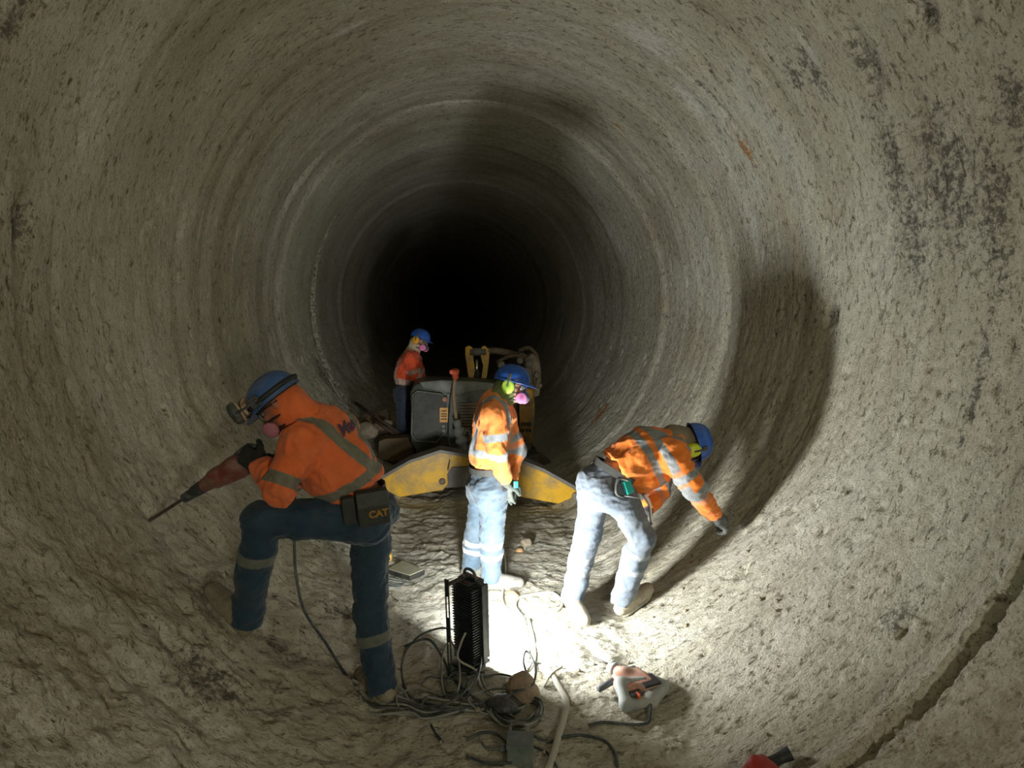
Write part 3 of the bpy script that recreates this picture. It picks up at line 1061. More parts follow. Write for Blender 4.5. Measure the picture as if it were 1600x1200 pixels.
def worker(name, label, J, mats, stripe_shirt=None, stripe_trs=None, h=.009, head=None, hands=(), boots=(), collar=None, body_scale=1.0, torso_fold=None, belly=1.0, trs_w=1.0, seedo=0, group=None, slv=1.0, extra=(), hem=.035):
    base = V(J['pelvis'][0], J['pelvis'][1], min(J['ankL'][2], J['ankR'][2]) - .1)
    root = empty(name, base, label, 'person', group)
    b = body_scale
    up = unit(V(J['neck']) - V(J['pelvis']))
    side = unit(V(J['shR']) - V(J['shL']))
    side = unit(side - up * np.dot(side, up))
    fw = np.cross(up, side)
    Bt = np.stack([side, fw, up], 1)
    hs = unit(V(J['hipR']) - V(J['hipL']))
    pu = unit(V(J['waist']) - V(J['pelvis']))
    hs = unit(hs - pu * np.dot(hs, pu))
    Bp = np.stack([hs, np.cross(pu, hs), pu], 1)
    mid = V(J['spine'])
    mu = unit(V(J['neck']) - V(J['waist']))
    hB, hc = head['B'], head['c']
    HW = lambda x, y, z: V(hc) + hB @ V(x, y, z)
    # ---- skin: one continuous surface from head to ankles and wrists
    pr = [ell(HW(0, -.012, .038), (.074, .094, .078), hB, .02), ell(HW(0, .018, -.045), (.056, .068, .062), hB, .03), cap(HW(0, .045, -.085), HW(0, .062, -.088), .03, .024, .02),
          cap(HW(0, .088, .008), HW(0, .108, -.030), .009, .014, .008), ell(HW(0, .078, .030), (.052, .016, .012), hB, .012), ell(HW(.03, .075, -.02), (.022, .018, .018), hB, .015),
          ell(HW(-.03, .075, -.02), (.022, .018, .018), hB, .015), ell(HW(0, .088, -.062), (.024, .010, .010), hB, .006),
          ell(HW(.076, -.01, -.005), (.010, .020, .032), hB, .006), ell(HW(-.076, -.01, -.005), (.010, .020, .032), hB, .006),
          cap(HW(0, -.02, -.06), V(J['neck']), .055, .06, .03), cap(V(J['neck']), mid, .085, .13, .05, flat=(fw, .8)), cap(mid, V(J['waist']), .125, .115, .05, flat=(fw, .8)),
          ell(V(J['pelvis']), (.145 * b, .105 * b, .11), Bp, .05), cap(V(J['shL']), V(J['shR']), .05, .05, .04)]
    for s_ in 'LR':
        pr += [cap(J['sh' + s_], J['el' + s_], .05, .04, .03), cap(J['el' + s_], J['wr' + s_], .04, .027, .02),
               cap(J['hip' + s_], J['kn' + s_], .078, .055, .04), cap(J['kn' + s_], J['ank' + s_], .052, .036, .03)]
    body_part('body', pr, .010, M[mats['skin']], root)
    for sx in (-1, 1):
        mb = MB()
        mb.lathe([(.0001, -.011), (.008, -.008), (.011, 0), (.008, .008), (.0001, .011)], HW(sx * .031, .078, .004), hB @ V(0, 1, 0), 12)
        mb.build('eye', M['lens'], root, True)
    # ---- trousers
    tw = trs_w
    pr = [ell(V(J['pelvis']), (.168 * b, .128 * b, .125), Bp, .05), cap(V(J['pelvis']) + pu * .02, V(J['waist']) - pu * .01, .145 * b, .135 * b, .04, cutb=True, flat=(Bp[:, 1], .82))]
    for s_, sg in (('L', -1), ('R', 1)):
        kn, an, hp = V(J['kn' + s_]), V(J['ank' + s_]), V(J['hip' + s_])
        pr.append(ell(V(J['pelvis']) + Bp @ V(sg * .075, -.07, -.035), (.085, .075, .095), Bp, .05))
        pr.append(cap(hp, kn, .100 * tw, .076 * tw, .045))
        e = unit(an - kn)
        cf = kn + (an - kn) * .35 - Bp[:, 1] * 0.0
        pr.append(cap(kn, cf, .074 * tw, .074 * tw, .03))
        pr.append(cap(cf, an + e * hem, .074 * tw, .068 * tw, .03, cutb=True))
    legmask = None
    tr = body_part('trousers', pr, h, M[mats['trousers']], root,
                   [(.014, V(.9, .2, .5), 21 + seedo, 3.0, 13.0, None), (.007, V(.8, .3, .2), 25 + seedo, 4.0, 26.0, None)], stripe_trs(J, Bp) if stripe_trs else None)
    # belt
    mb = MB()
    bc = V(J['waist']) - pu * .005
    ring_ = [bc + Bp @ V(.150 * b * math.cos(a), .126 * b * math.sin(a), 0) for a in np.linspace(0, 2 * math.pi, 33)]
    v_, f_ = [], []
    for p in ring_:
        o_ = unit(p - bc) * .004
        v_ += [p - pu * .022 - o_, p - pu * .022 + o_, p + pu * .022 + o_, p + pu * .022 - o_]
    for i in range(32):
        for j in range(4):
            f_.append([i * 4 + j, (i + 1) * 4 + j, (i + 1) * 4 + (j + 1) % 4, i * 4 + (j + 1) % 4])
    mk('belt', v_, f_, M['belt'], root, False)
    # ---- shirt
    wd = .165 * b * belly
    low = V(J['waist']) + pu * .015
    pr = [cap(low, mid, wd * .96, wd * 1.02, .04, cuta=True, flat=(fw, .80)), cap(mid, V(J['neck']) - up * .09, wd * 1.02, .145 * b, .05, flat=(fw, .80)),
          ell(V(J['neck']) - up * .12, (.19 * b, .125 * b, .12), Bt, .05), cap(V(J['shL']), V(J['neck']) - up * .01, .074, .07, .04), cap(V(J['shR']), V(J['neck']) - up * .01, .074, .07, .04)]
    pr += list(extra)
    arms = {}
    for s_ in 'LR':
        sh, el_, wr = V(J['sh' + s_]), V(J['el' + s_]), V(J['wr' + s_])
        e = unit(wr - el_)
        a1, a2 = cap(sh, el_, .082 * slv, .064 * slv, .045), cap(el_, wr - e * .005, .063 * slv, .046 * slv, .02, cutb=True)
        arms[s_] = (a1, a2)
        pr += [a1, a2]
    ss = stripe_shirt(J, Bt, Bp, arms) if stripe_shirt else None
    fa = torso_fold if torso_fold is not None else up
    shirt = body_part('shirt', pr, h * .92, M[mats['shirt']], root,
                      [(.022, fa, 31 + seedo, 3.0, 13.0, None), (.010, unit(fa + V(.5, .2, .4)), 37 + seedo, 5.0, 25.0, None)], ss)
    # collar / hood
    nk = V(J['neck'])
    hu = unit(HW(0, -.02, -.06) - nk)
    if collar:
        pr = [cap(nk - hu * .035, nk + hu * collar[1], .088, .072, .02, cutb=True)]
        if collar[2]:
            pr += [cap(nk + hu * .01, HW(0, -.03, -.07), .08, .082, .03, cutb=False), ell(HW(0, -.035, -.03), (.082, .085, .09), hB, .03)]
        body_part('hood' if collar[2] else 'collar', pr, .008, M[collar[0]], root, [(.008, up, 51 + seedo, 4, 14, None)])
    for k_ in boots:
        s_ = min('LR', key=lambda q: np.linalg.norm(V(J['ank' + q]) - V(k_['ankle'])))
        boot(root, shin=J['kn' + s_], **k_)
    for k_ in hands:
        glove(root, **k_)
    return root, shirt, tr, Bt, Bp


def band(p, ax, hw, near=None, lim=.02):
    ax = unit(ax)
    def f(v):
        d = np.abs((v - V(p)) @ ax) - hw
        if near is not None:
            q = np.minimum.reduce([pdist(g, v) for g in near]) - lim
            d = np.maximum(d, q)
        return d
    return f


def notnear(fn, arms, lim=.012):
    def f(v):
        q = np.minimum.reduce([pdist(g, v) for a in arms.values() for g in a])
        return np.maximum(fn(v), lim - q)
    return f


def union(fs):
    return lambda v: np.minimum.reduce([f(v) for f in fs])


def plant(p, h=.105):
    """move an ankle to its height above the lining so that the sole meets it"""
    if abs(p[0]) < .66:
        return V(p[0], p[1], ground_z(p[0], p[1]) + h)
    th = math.atan2(p[0], -p[2])
    r = ground_r(p) - h - .02
    return V(math.sin(th) * r, p[1], -math.cos(th) * r)


def joints(d):
    J = {k: P(*v) for k, v in d.items()}
    for s_ in 'LR':
        J['ank' + s_] = plant(J['ank' + s_])
    return J


def leg_bands(t_list, hw=.021):
    def mk_(J, Bp):
        fs = []
        for s_ in 'LR':
            kn, an = V(J['kn' + s_]), V(J['ank' + s_])
            g = cap(kn, an, .075, .07)
            for t in t_list:
                fs.append(band(kn + (an - kn) * t, an - kn, hw, [g], .03))
        return union(fs)
    return mk_


# ---------- worker 1: left, drilling the wall
J = joints(dict(pelvis=(566, 800, 2.93), waist=(560, 768, 2.93), spine=(528, 720, 2.92), neck=(486, 654, 2.90),
                hipL=(553, 812, 2.84), hipR=(580, 816, 3.03), knL=(408, 812, 2.78), ankL=(392, 950, 2.86), knR=(578, 958, 2.97), ankR=(592, 1070, 2.90),
                shL=(474, 692, 2.77), elL=(440, 764, 2.68), wrL=(408, 730, 2.84), shR=(527, 676, 3.03), elR=(462, 745, 3.16), wrR=(438, 727, 3.03)))
hB1 = frame(-.72 * RT - .66 * UP + .05 * FWD, -.60 * RT + .74 * UP - .12 * FWD)
hc1 = P(436, 630, 2.86)


def st1(J, Bt, Bp, arms):
    nk, w = V(J['neck']), V(J['waist'])
    up = Bt[:, 2]
    sd, fwv = Bt[:, 0], Bt[:, 1]
    lowb = band(w + up * .075, up, .026)
    # crossed straps over the back, running from each shoulder to the waist band
    def strap(sg):
        def f(v):
            q = v - (w + up * .08)
            z, x, y = q @ up, q @ sd, q @ fwv
            L = .44
            t = np.clip(z / L, 0, 1.1)
            back = np.abs(x - sg * (-.02 + .155 * t ** .5)) * .9 - .026
            front = np.abs(x - sg * .115) - .024
            return np.maximum(np.where(y < .0, back, front), -z)
        return f
    body = notnear(union([lowb, strap(-1), strap(1)]), arms, .0)
    fs = [body]
    for s_ in 'LR':
        a1, a2 = arms[s_]
        e = unit(a2['b'] - a2['a'])
        fs.append(band(a1['a'] + (a1['b'] - a1['a']) * .84, a1['b'] - a1['a'], .027, [a1], .02))
    return union(fs)


n1 = ground_n(P(330, 960, 2.9))
dL = unit(P(405, 705, 2.92) - P(237, 812, 3.03))
worker_1, shirt_1, tr_1, Bt1, Bp1 = worker(
    'person', 'worker in orange shirt drilling the left wall with one foot up on the wall', J,
    dict(skin='skin_dark', trousers='denim_dark', shirt='orange_dull'), st1, leg_bands([.36], .024), .0085,
    dict(B=hB1, c=hc1),
    hands=[dict(wrist=P(404, 727, 2.83), d=P(384, 712, 2.87) - P(404, 727, 2.83), n=V(.1, .9, -.35), side=1, mat=M['glove_black'], curl=(45, 55, 40), size=1.08, cuff_from=J['elL']),
           dict(wrist=P(436, 727, 3.02), d=P(416, 720, 2.97) - P(436, 727, 3.02), n=V(-.1, -.9, -.2), side=-1, mat=M['glove_black'], curl=(45, 55, 40), size=1.05, cuff_from=J['elR'])],
    boots=[dict(ankle=J['ankL'], toe_dir=P(312, 938, 2.93) - P(385, 985, 2.85), nrm=n1, mat=M['boot_mud']),
           dict(ankle=J['ankR'], toe_dir=V(-.55, .75, .05), nrm=V(0, 0, 1), mat=M['boot_mud'])],
    collar=('orange_dull', .045, True), torso_fold=unit(V(-.6, 0, .8)), seedo=1, hem=.06,
    extra=[ell(P(514, 735, 2.92), (.155, .13, .125), None, .06)])
head_gear(worker_1, hc1, hB1[:, 1], hB1[:, 2], raised=True, helmet='helmet_dirty', pink='pink_dull', strap_round=True)
# hip pouch with its yellow letters
pc = P(582, 792, 2.75)
pR = frame(unit(V(.25, -1, .05)), V(-.08, 0, 1))
pouch = MB().box(pc, (.145, .07, .165), pR, .016).build('hip_pouch', M['pouch'], worker_1, True, auto=40)
MB().box(pc + pR @ V(0, .034, .045), (.14, .012, .07), pR, .005).build('flap', M['belt'], pouch)
MB().box(pc + pR @ V(.105, -.01, .0), (.06, .05, .13), pR, .014).build('side_pocket', M['pouch'], pouch, True, auto=40)


def text_mesh(s, size, bold=0.0, shear=0.0, extrude=0.0):
    cu = bpy.data.curves.new('txt', 'FONT')
    cu.body = s
    cu.size = size
    cu.offset = bold
    cu.shear = shear
    cu.extrude = extrude
    cu.align_x = 'CENTER'
    cu.align_y = 'CENTER'
    o = bpy.data.objects.new('txt', cu)
    COL.objects.link(o)
    dg = bpy.context.evaluated_depsgraph_get()
    me = bpy.data.meshes.new_from_object(o.evaluated_get(dg))
    bm = bmesh.new()
    bm.from_mesh(me)
    bmesh.ops.triangulate(bm, faces=bm.faces[:])
    if not extrude:
        bmesh.ops.subdivide_edges(bm, edges=bm.edges[:], cuts=1, use_grid_fill=True)
    bm.verts.index_update()
    v = np.array([vv.co[:] for vv in bm.verts])
    f = [[q.index for q in ff.verts] for ff in bm.faces]
    bm.free()
    bpy.data.objects.remove(o)
    bpy.data.curves.remove(cu)
    bpy.data.meshes.remove(me)
    return v, f


tv, tf = text_mesh('CAT', .044, .002, 0, .0015)
mk('pouch_lettering', [pc + pR @ V(-x - .02, .0375, z - .025) for x, z, y in tv], tf, M['logo_yellow'], pouch, False)


def project_text(s, size, centre, xdir, ydir, target, mat, parent, name, bold=.001, shear=0):
    """letters printed on cloth: laid 2 mm over the cloth surface along the given direction"""
    v, f = text_mesh(s, size, bold, shear)
    xdir = unit(xdir)
    ydir = unit(np.asarray(ydir, float) - xdir * np.dot(ydir, xdir))
    nrm = np.cross(xdir, ydir)
    off = base_of(target)
    bvh = BVHTree.FromPolygons([Vector(q.co) for q in target.data.vertices], [list(p.vertices) for p in target.data.polygons])
    out = []
    for x, y, _ in v:
        p = V(centre) + xdir * x + ydir * y + nrm * .3
        hit = bvh.ray_cast(Vector(p - off), Vector(-nrm), .8)
        if hit[0] is None:
            out.append(p - nrm * .3)
        else:
            out.append(V(*hit[0]) + off + nrm * .003)
    return mk(name, out, f, mat, parent, False)


bk = P(536, 670, 2.9)
project_text('Mas', .085, bk, P(556, 655, 3.0) - P(515, 680, 2.85), -.35 * RT + .95 * UP, shirt_1, M['print_dark'], shirt_1, 'back_print', .003, .3)

# ---------- worker 2: centre, standing in profile
J = joints(dict(pelvis=(764, 757, 4.16), waist=(762, 730, 4.16), spine=(766, 690, 4.16), neck=(776, 626, 4.15),
                hipL=(756, 768, 4.26), hipR=(770, 768, 4.07), knL=(744, 835, 4.28), ankL=(738, 900, 4.30), knR=(768, 835, 4.08), ankR=(768, 898, 4.10),
                shR=(771, 648, 4.00), elR=(777, 706, 3.96), wrR=(789, 752, 4.05), shL=(782, 646, 4.31), elL=(806, 705, 4.34), wrL=(797, 748, 4.26)))
hB2 = frame(.90 * RT - .28 * UP - .22 * FWD, .18 * RT + .96 * UP)
hc2 = P(800, 602, 4.14)


def st_std(lo1, lo2, arm_ts, straps=True, hw=.026, off=.11):
    def mk_(J, Bt, Bp, arms):
        w, up, sd = V(J['waist']), Bt[:, 2], Bt[:, 0]
        fs = [band(w + up * z, up, hw) for z in (lo1, lo2) if z is not None]
        def strap(v):
            q = v - w
            return np.maximum(np.abs(np.abs(q @ sd) - off) - hw * .9, (lo1 if lo2 is None else max(lo1, lo2)) - q @ up)
        if straps:
            fs.append(strap)
        fs = [notnear(union(fs), arms, 0)]
        for s_ in 'LR':
            a1, a2 = arms[s_]
            for t in arm_ts:
                if t < 1:
                    fs.append(band(a1['a'] + (a1['b'] - a1['a']) * t, a1['b'] - a1['a'], hw, [a1], .02))
                else:
                    fs.append(band(a2['a'] + (a2['b'] - a2['a']) * (t - 1), a2['b'] - a2['a'], hw, [a2], .015))
        return union(fs)
    return mk_


worker_2, shirt_2, tr_2, _, _ = worker(
    'person', 'worker standing in profile behind the floodlight, lime ear muff, blue helmet, pink mask filter', J,
    dict(skin='skin', trousers='denim_mid', shirt='orange_bright'), st_std(.13, None, [.62, 1.05]), leg_bands([.22, .5], .020), .0095,
    dict(B=hB2, c=hc2),
    hands=[dict(wrist=P(789, 755, 4.05), d=V(.12, .1, -1), n=V(.3, .9, .1), side=-1, mat=M['glove_green'], curl=(20, 25, 20), size=1.05, cuff_from=J['elR']),
           dict(wrist=P(798, 750, 4.25), d=V(-.05, -.3, -1), n=V(-.2, -.8, 0), side=1, mat=M['glove_green'], curl=(20, 25, 20), size=1.0, cuff_from=J['elL'])],
    boots=[dict(ankle=J['ankR'], toe_dir=V(.95, -.10, 0), nrm=V(0, 0, 1), mat=M['boot_grey']),
           dict(ankle=J['ankL'], toe_dir=V(.9, .15, 0), nrm=V(0, 0, 1), mat=M['boot_grey'])],
    collar=('hood_green', .05, True), seedo=2, belly=.93)
head_gear(worker_2, hc2, hB2[:, 1], hB2[:, 2], 'lime')
mb = MB()
mb.box(P(806, 757, 4.0), (.03, .02, .05), None, .005)
mb.build('key_fob', M['teal'], worker_2)

# ---------- worker 3: right, bending to the wall
J = joints(dict(pelvis=(948, 760, 3.62), waist=(962, 735, 3.62), spine=(1003, 705, 3.63), neck=(1058, 690, 3.64),
                hipL=(930, 765, 3.68), hipR=(972, 782, 3.54), knL=(915, 850, 3.70), ankL=(895, 930, 3.70), knR=(1002, 838, 3.52), ankR=(968, 922, 3.60),
                shR=(1049, 712, 3.50), elR=(1083, 762, 3.46), wrR=(1117, 806, 3.56), shL=(1043, 700, 3.80), elL=(1030, 765, 3.86), wrL=(1012, 795, 3.72)))
hB3 = frame(.22 * RT - .88 * UP + .30 * FWD, .93 * RT + .28 * UP)
hc3 = P(1078, 694, 3.64)


def st3(J, Bt, Bp, arms):
    w, up, sd, fwv = V(J['waist']), Bt[:, 2], Bt[:, 0], Bt[:, 1]
    fs = [band(w + up * .20, up, .024), band(w + up * .285, up, .024)]
    def strap(v):
        q = v - w
        return np.maximum(np.abs(np.abs(q @ sd) - .12) - .024, .27 - q @ up)
    fs = [notnear(union(fs + [strap]), arms, 0)]
    for s_ in 'LR':
        a1, a2 = arms[s_]
        fs.append(band(a1['a'] + (a1['b'] - a1['a']) * .62, a1['b'] - a1['a'], .023, [a1], .02))
        fs.append(band(a2['a'] + (a2['b'] - a2['a']) * .0, a2['b'] - a2['a'], .023, [a2, a1], .015))
    return union(fs)


nR = ground_n(P(985, 930, 3.7))
hd = unit(P(1148, 828, 3.63) - P(1117, 806, 3.56))
worker_3, shirt_3, tr_3, _, Bp3 = worker(
    'person', 'worker bending over with one arm stretched down to the right wall, yellow ear muff', J,
    dict(skin='skin', trousers='denim_pale', shirt='orange_mid'), st3, leg_bands([.25, .5], .018), .0095,
    dict(B=hB3, c=hc3),
    hands=[dict(wrist=P(1119, 808, 3.565), d=hd, n=unit(.10 * RT - .6 * UP + .75 * FWD), side=-1, mat=M['glove_grey'], curl=(30, 55, 38), thumb=(.5, .6), size=1.25, cuff_from=J['elR']),
           dict(wrist=P(1011, 797, 3.71), d=V(-.1, -.3, -.9), n=V(-.6, -.3, .1), side=-1, mat=M['glove_grey'], curl=(30, 35, 30), size=1.0, cuff_from=J['elL'])],
    boots=[dict(ankle=J['ankL'], toe_dir=V(.15, -.9, 0), nrm=V(0, 0, 1), mat=M['boot_sand']),
           dict(ankle=J['ankR'], toe_dir=P(1018, 917, 3.70) - P(960, 938, 3.6), nrm=nR, mat=M['boot_sand'])],
    collar=('hood_brown', .05, True), seedo=3, torso_fold=unit(V(.9, 0, .1)), trs_w=1.0,
    extra=[ell(P(1003, 738, 3.62), (.13, .13, .13), None, .07), ell(P(1030, 728, 3.66), (.10, .12, .09), None, .06)])
head_gear(worker_3, hc3, hB3[:, 1], hB3[:, 2], 'yellow_green')
# things in the pocket and hand of that worker
c3 = P(981, 760, 3.43)
R3 = frame(V(.2, -1, .1), unit(V(-.35, 0, 1)))
MB().box(c3, (.05, .03, .09), R3, .008).build('pocket_case', M['teal'], worker_3)
MB().tube([c3 + V(-.03, -.01, -.06), c3 + V(-.075, -.02, -.03), c3 + V(-.06, -.01, .05), c3 + V(0, -.01, .04)], .010, 6).build('clip', M['black_dusty'], worker_3, True)
cl = []
for i in range(9):
    t = i / 8
    cl.append((P(1006 + 17 * t + 3 * math.sin(5 * t), 772 + 46 * t, 3.56 - .03 * t), .030 * (1 - .45 * t) + .004 * math.sin(9 * t)))
MB().tube([p for p, r in cl], [r for p, r in cl], 10, True, 3, .45).build('cloth_rag', M['white_cloth'], worker_3, True)
# back pocket seam
MB().tube([P(957, 772, 3.45), P(1000, 778, 3.40)], .004, 6, False).build('pocket_seam', M['denim_mid'], tr_3, True)

# ---------- worker 4: far left, beside the machine
Y4 = 7.55
J = joints(dict(pelvis=(634, 612, Y4), waist=(635, 600, Y4), spine=(635, 582, Y4), neck=(643, 553, Y4),
                hipL=(636, 618, Y4 + .1), hipR=(632, 618, Y4 - .1), knL=(640, 655, Y4 + .1), ankL=(641, 697, Y4 + .1), knR=(630, 656, Y4 - .1), ankR=(628, 698, Y4 - .1),
                shR=(641, 562, Y4 - .17), elR=(649, 588, Y4 - .18), wrR=(664, 598, Y4 - .14), shL=(648, 562, Y4 + .17), elL=(655, 588, Y4 + .2), wrL=(670, 597, Y4 + .1)))
hB4 = frame(.86 * RT - .35 * UP - .28 * FWD, .3 * RT + .93 * UP)
hc4 = P(656, 532, Y4)
worker_4, *_ = worker(
    'person', 'far worker in red orange shirt standing at the left end of the machine', J,
    dict(skin='skin', trousers='denim_navy', shirt='red_shirt'), st_std(.05, .0, [.72, 1.2], True, .026, .12), None, .011,
    dict(B=hB4, c=hc4),
    hands=[dict(wrist=P(664, 598, Y4 - .14), d=V(.9, .1, -.3), n=V(0, 0, -1), side=-1, mat=M['glove_grey'], curl=(20, 25, 20), cuff_from=J['elR']),
           dict(wrist=P(670, 597, Y4 + .1), d=V(.9, -.1, -.3), n=V(0, 0, -1), side=1, mat=M['glove_grey'], curl=(20, 25, 20), cuff_from=J['elL'])],
    boots=[dict(ankle=J['ankR'], toe_dir=V(1, -.1, 0), nrm=V(0, 0, 1), mat=M['boot_mud']),
           dict(ankle=J['ankL'], toe_dir=V(1, .1, 0), nrm=V(0, 0, 1), mat=M['boot_mud'])],
    collar=('hood_cream', .05, True), seedo=4)
head_gear(worker_4, hc4, hB4[:, 1], hB4[:, 2], 'amber')

# ------------------------------------------------------------------ drilling hammer held by worker 1
tip, tail = P(237, 812, 3.03), P(412, 699, 2.93)
tip = on_ground(237, 812, -.015)
ax = unit(tail - tip)
L_ = np.linalg.norm(tail - tip)
upv = unit(np.cross(ax, V(0, 1, 0)))
if upv[2] < 0:
    upv = -upv
ham = empty('demolition_hammer', tip, 'red electric demolition hammer with long steel chisel held against the left wall', 'power tool')
MB().lathe([(.002, 0), (.008, .03), (.009, .04), (.009, .22), (.011, .26)], tip, ax, 10).build('chisel', M['steel'], ham, True)
MB().lathe([(.014, .24), (.024, .25), (.026, .29), (.022, .295), (.030, .31), (.033, .36), (.030, .40)], tip, ax, 18).build('chuck', M['black_dusty'], ham, True)
RB = np.stack([np.cross(ax, upv), ax, upv], 1)
body_part('housing', [cap(tip + ax * .38, tip + ax * .46, .034, .042, .02), rbox(tip + ax * .52 + upv * -.002, (.042, .085, .045), RB, .02, .03), cap(tip + ax * .56, tip + ax * .63, .045, .036, .03),
                      cap(tip + ax * .50 - upv * .03, tip + ax * .585 - upv * .045, .03, .028, .02)], .006, M['tool_red'], ham)
MB().box(tip + ax * .50 + RB[:, 0] * -.043, (.006, .07, .03), RB, .002).build('vent_panel', M['black'], ham)
pts = [tip + ax * .60 + upv * .035, tip + ax * .68 + upv * .04, tip + ax * .72, tip + ax * .69 - upv * .055, tip + ax * .60 - upv * .055]
MB().tube(pts, .016, 10).build('rear_handle', M['black_dusty'], ham, True)

# ------------------------------------------------------------------ floodlight
ln = unit(V(.76, .65, .03))
ll = unit(V(ln[1], -ln[0], 0))      # lateral, towards the camera's right
lz = np.cross(ll, ln)
LR = np.stack([ll, ln, lz], 1)
lb = P(737, 1049, 3.16)
gz = ground_z(lb[0], lb[1])
H, W_ = .485, .19
lc = V(lb[0], lb[1], gz + H / 2 + .035)
LP = lambda x, y, z: lc + LR @ V(x, y, z)
lamp = empty('floodlight', V(lb[0], lb[1], gz), 'black finned LED work floodlight standing on the floor among the cables', 'floodlight')
mb = MB()
mb.prism([LP(x, -.005, z) for x, z in ((-W_ / 2, -H / 2), (W_ / 2, -H / 2), (W_ / 2, H / 2 - .03), (W_ / 2 - .04, H / 2), (-W_ / 2 + .04, H / 2), (-W_ / 2, H / 2 - .03))],
         [LP(x, .028, z) for x, z in ((-W_ / 2, -H / 2), (W_ / 2, -H / 2), (W_ / 2, H / 2 - .03), (W_ / 2 - .04, H / 2), (-W_ / 2 + .04, H / 2), (-W_ / 2, H / 2 - .03))], .004)
mb.build('housing', M['lamp_body'], lamp, auto=40)
mb = MB()
nf = 30
for i in range(nf):
    z = -H / 2 + .018 + i * (H - .036) / (nf - 1)
    w = W_ - .03 - (.05 if i > nf - 3 else 0)
    mb.box(LP(0, -.034, z), (w, .062, .0045), LR)
mb.build('heat_sink', M['lamp_body'], lamp, label='rows of horizontal cooling fins')
mb = MB()
t_ = .016
for x, z, sx, sz in ((0, H / 2 - .0 - t_ / 2 - .012, W_ - .06, t_), (0, -H / 2 + t_ / 2, W_, t_), (-W_ / 2 + t_ / 2, 0, t_, H - .06), (W_ / 2 - t_ / 2, 0, t_, H - .06)):
    mb.box(LP(x, .036, z), (sx, .016, sz), LR, .002)
mb.build('bezel', M['lamp_body'], lamp)
MB().box(LP(0, .030, 0), (W_ - .036, .006, H - .05), LR).build('led_panel', M['led'], lamp, label='bright white LED panel')
mb = MB()
mb.box(LP(0, -.165, 0), (.030, .006, .14), LR)
for sz in (-1, 1):
    mb.box(LP(0, -.165, sz * .235), (.030, .006, .09), LR)
    mb.box(LP(-.012, -.165, sz * .13), (.006, .006, .13), LR)
    mb.box(LP(.012, -.165, sz * .13), (.006, .006, .13), LR)
    mb.box(LP(0, -.085, sz * (H / 2 + .012)), (.030, .165, .006), LR)
    mb.box(LP(0, -.165, sz * .27), (.030, .006, .03), LR)
mb.build('bracket', M['lamp_body'], lamp, label='slotted steel bracket')
MB().tube([LP(-.05, .0, H / 2 - .01), LP(-.035, 0, H / 2 + .028), LP(.0, 0, H / 2 + .04), LP(.035, 0, H / 2 + .028), LP(.05, 0, H / 2 - .01)], .008, 8).build('handle', M['black_dusty'], lamp, True)
MB().lathe([(.006, 0), (.012, .002), (.012, .012), (0, .014)], LP(0, -.05, H / 2 + .014), lz, 10).build('bracket_bolt', M['steel'], lamp)
MB().box(LP(0, -.03, -H / 2 - .02), (W_ * .8, .12, .02), LR, .004).build('foot', M['lamp_body'], lamp)


def area(name, loc, nrm, sx, sy, power, col, xdir):
    ld = bpy.data.lights.new(name, 'AREA')
    ld.shape = 'RECTANGLE'
    ld.size, ld.size_y = sx, sy
    ld.energy = power
    ld.color = col
    o = bpy.data.objects.new(name, ld)
    z = -unit(nrm)
    x = unit(np.asarray(xdir, float) - z * np.dot(xdir, z))
    y = np.cross(z, x)
    o.matrix_world = Matrix(((x[0], y[0], z[0], loc[0]), (x[1], y[1], z[1], loc[1]), (x[2], y[2], z[2], loc[2]), (0, 0, 0, 1)))
    COL.objects.link(o)
    return o


area('floodlight_beam', LP(0, .047, 0), ln, W_ - .05, H - .09, 52, (1.0, 1.0, .97), ll)
# added fill light, unseen behind the camera, to brighten the left wall
area('rear_fill_light', V(.9, -2.9, -.2), V(-.42, 1, .40), .5, .4, 52, (1.0, .93, .74), V(1, 0, 0))

# ------------------------------------------------------------------ demolition machine
def outline(pts, Y):
    return [P(x, y, Y) for x, y in pts]


def slab(pts, Y, depth, bevel=.006, mb=None):
    """outline seen from the camera at distance Y, given real depth along the tunnel"""
    f = outline(pts, Y)
    b = [p + V(0, depth, 0) for p in f]
    mb = mb or MB()
    return mb.prism(f, b, bevel)


YM = 6.75
mach = empty('demolition_machine', V(0.2, 7.3, ZF), 'grey green tracked demolition machine with yellow outriggers and folded arm', 'machine')
slab([(641, 612), (648, 601), (664, 596), (742, 598), (800, 603), (806, 615), (806, 690), (800, 706), (652, 708), (642, 690)], YM, .55, .03).build('engine_cover', M['machine'], mach, True, auto=35)
slab([(674, 604), (800, 604), (802, 712), (674, 712)], YM + .5, .62, .03).build('tank', M['machine'], mach, True, auto=35)
mb = slab([(646, 618), (652, 612), (690, 617), (697, 628), (697, 672), (688, 682), (680, 690), (650, 688), (644, 676)], YM - .03, .05, .008)
mb.build('side_panel', M['machine_dark'], mach, auto=40)
mb = MB()
rim = [(645, 617), (652, 611), (690, 616), (698, 628), (698, 672), (682, 691), (650, 689), (643, 678)]
mb.tube([P(x, y, YM - .035) for x, y in rim + rim[:1]], .010, 6, False)
mb.build('panel_rim', M['machine_rib'], mach, True)
slab([(655, 597), (690, 594), (745, 596), (798, 602), (800, 612), (745, 610), (716, 618), (690, 612), (660, 606)], YM - .05, .10, .015).build('top_cover', M['machine_rib'], mach, True, auto=40)
slab([(698, 614), (716, 618), (716, 700), (698, 700)], YM - .02, .05, .005).build('corner_post', M['machine'], mach, auto=40)
slab([(687, 637), (700, 637), (700, 660), (687, 660)], YM - .05, .01, 0).build('warning_label', M['label'], mach)
mb = MB()
for y in (641.5, 646, 649.5, 654):
    slab([(689, y), (698, y), (698, y + 1.6), (689, y + 1.6)], YM - .053, .004, 0, mb)
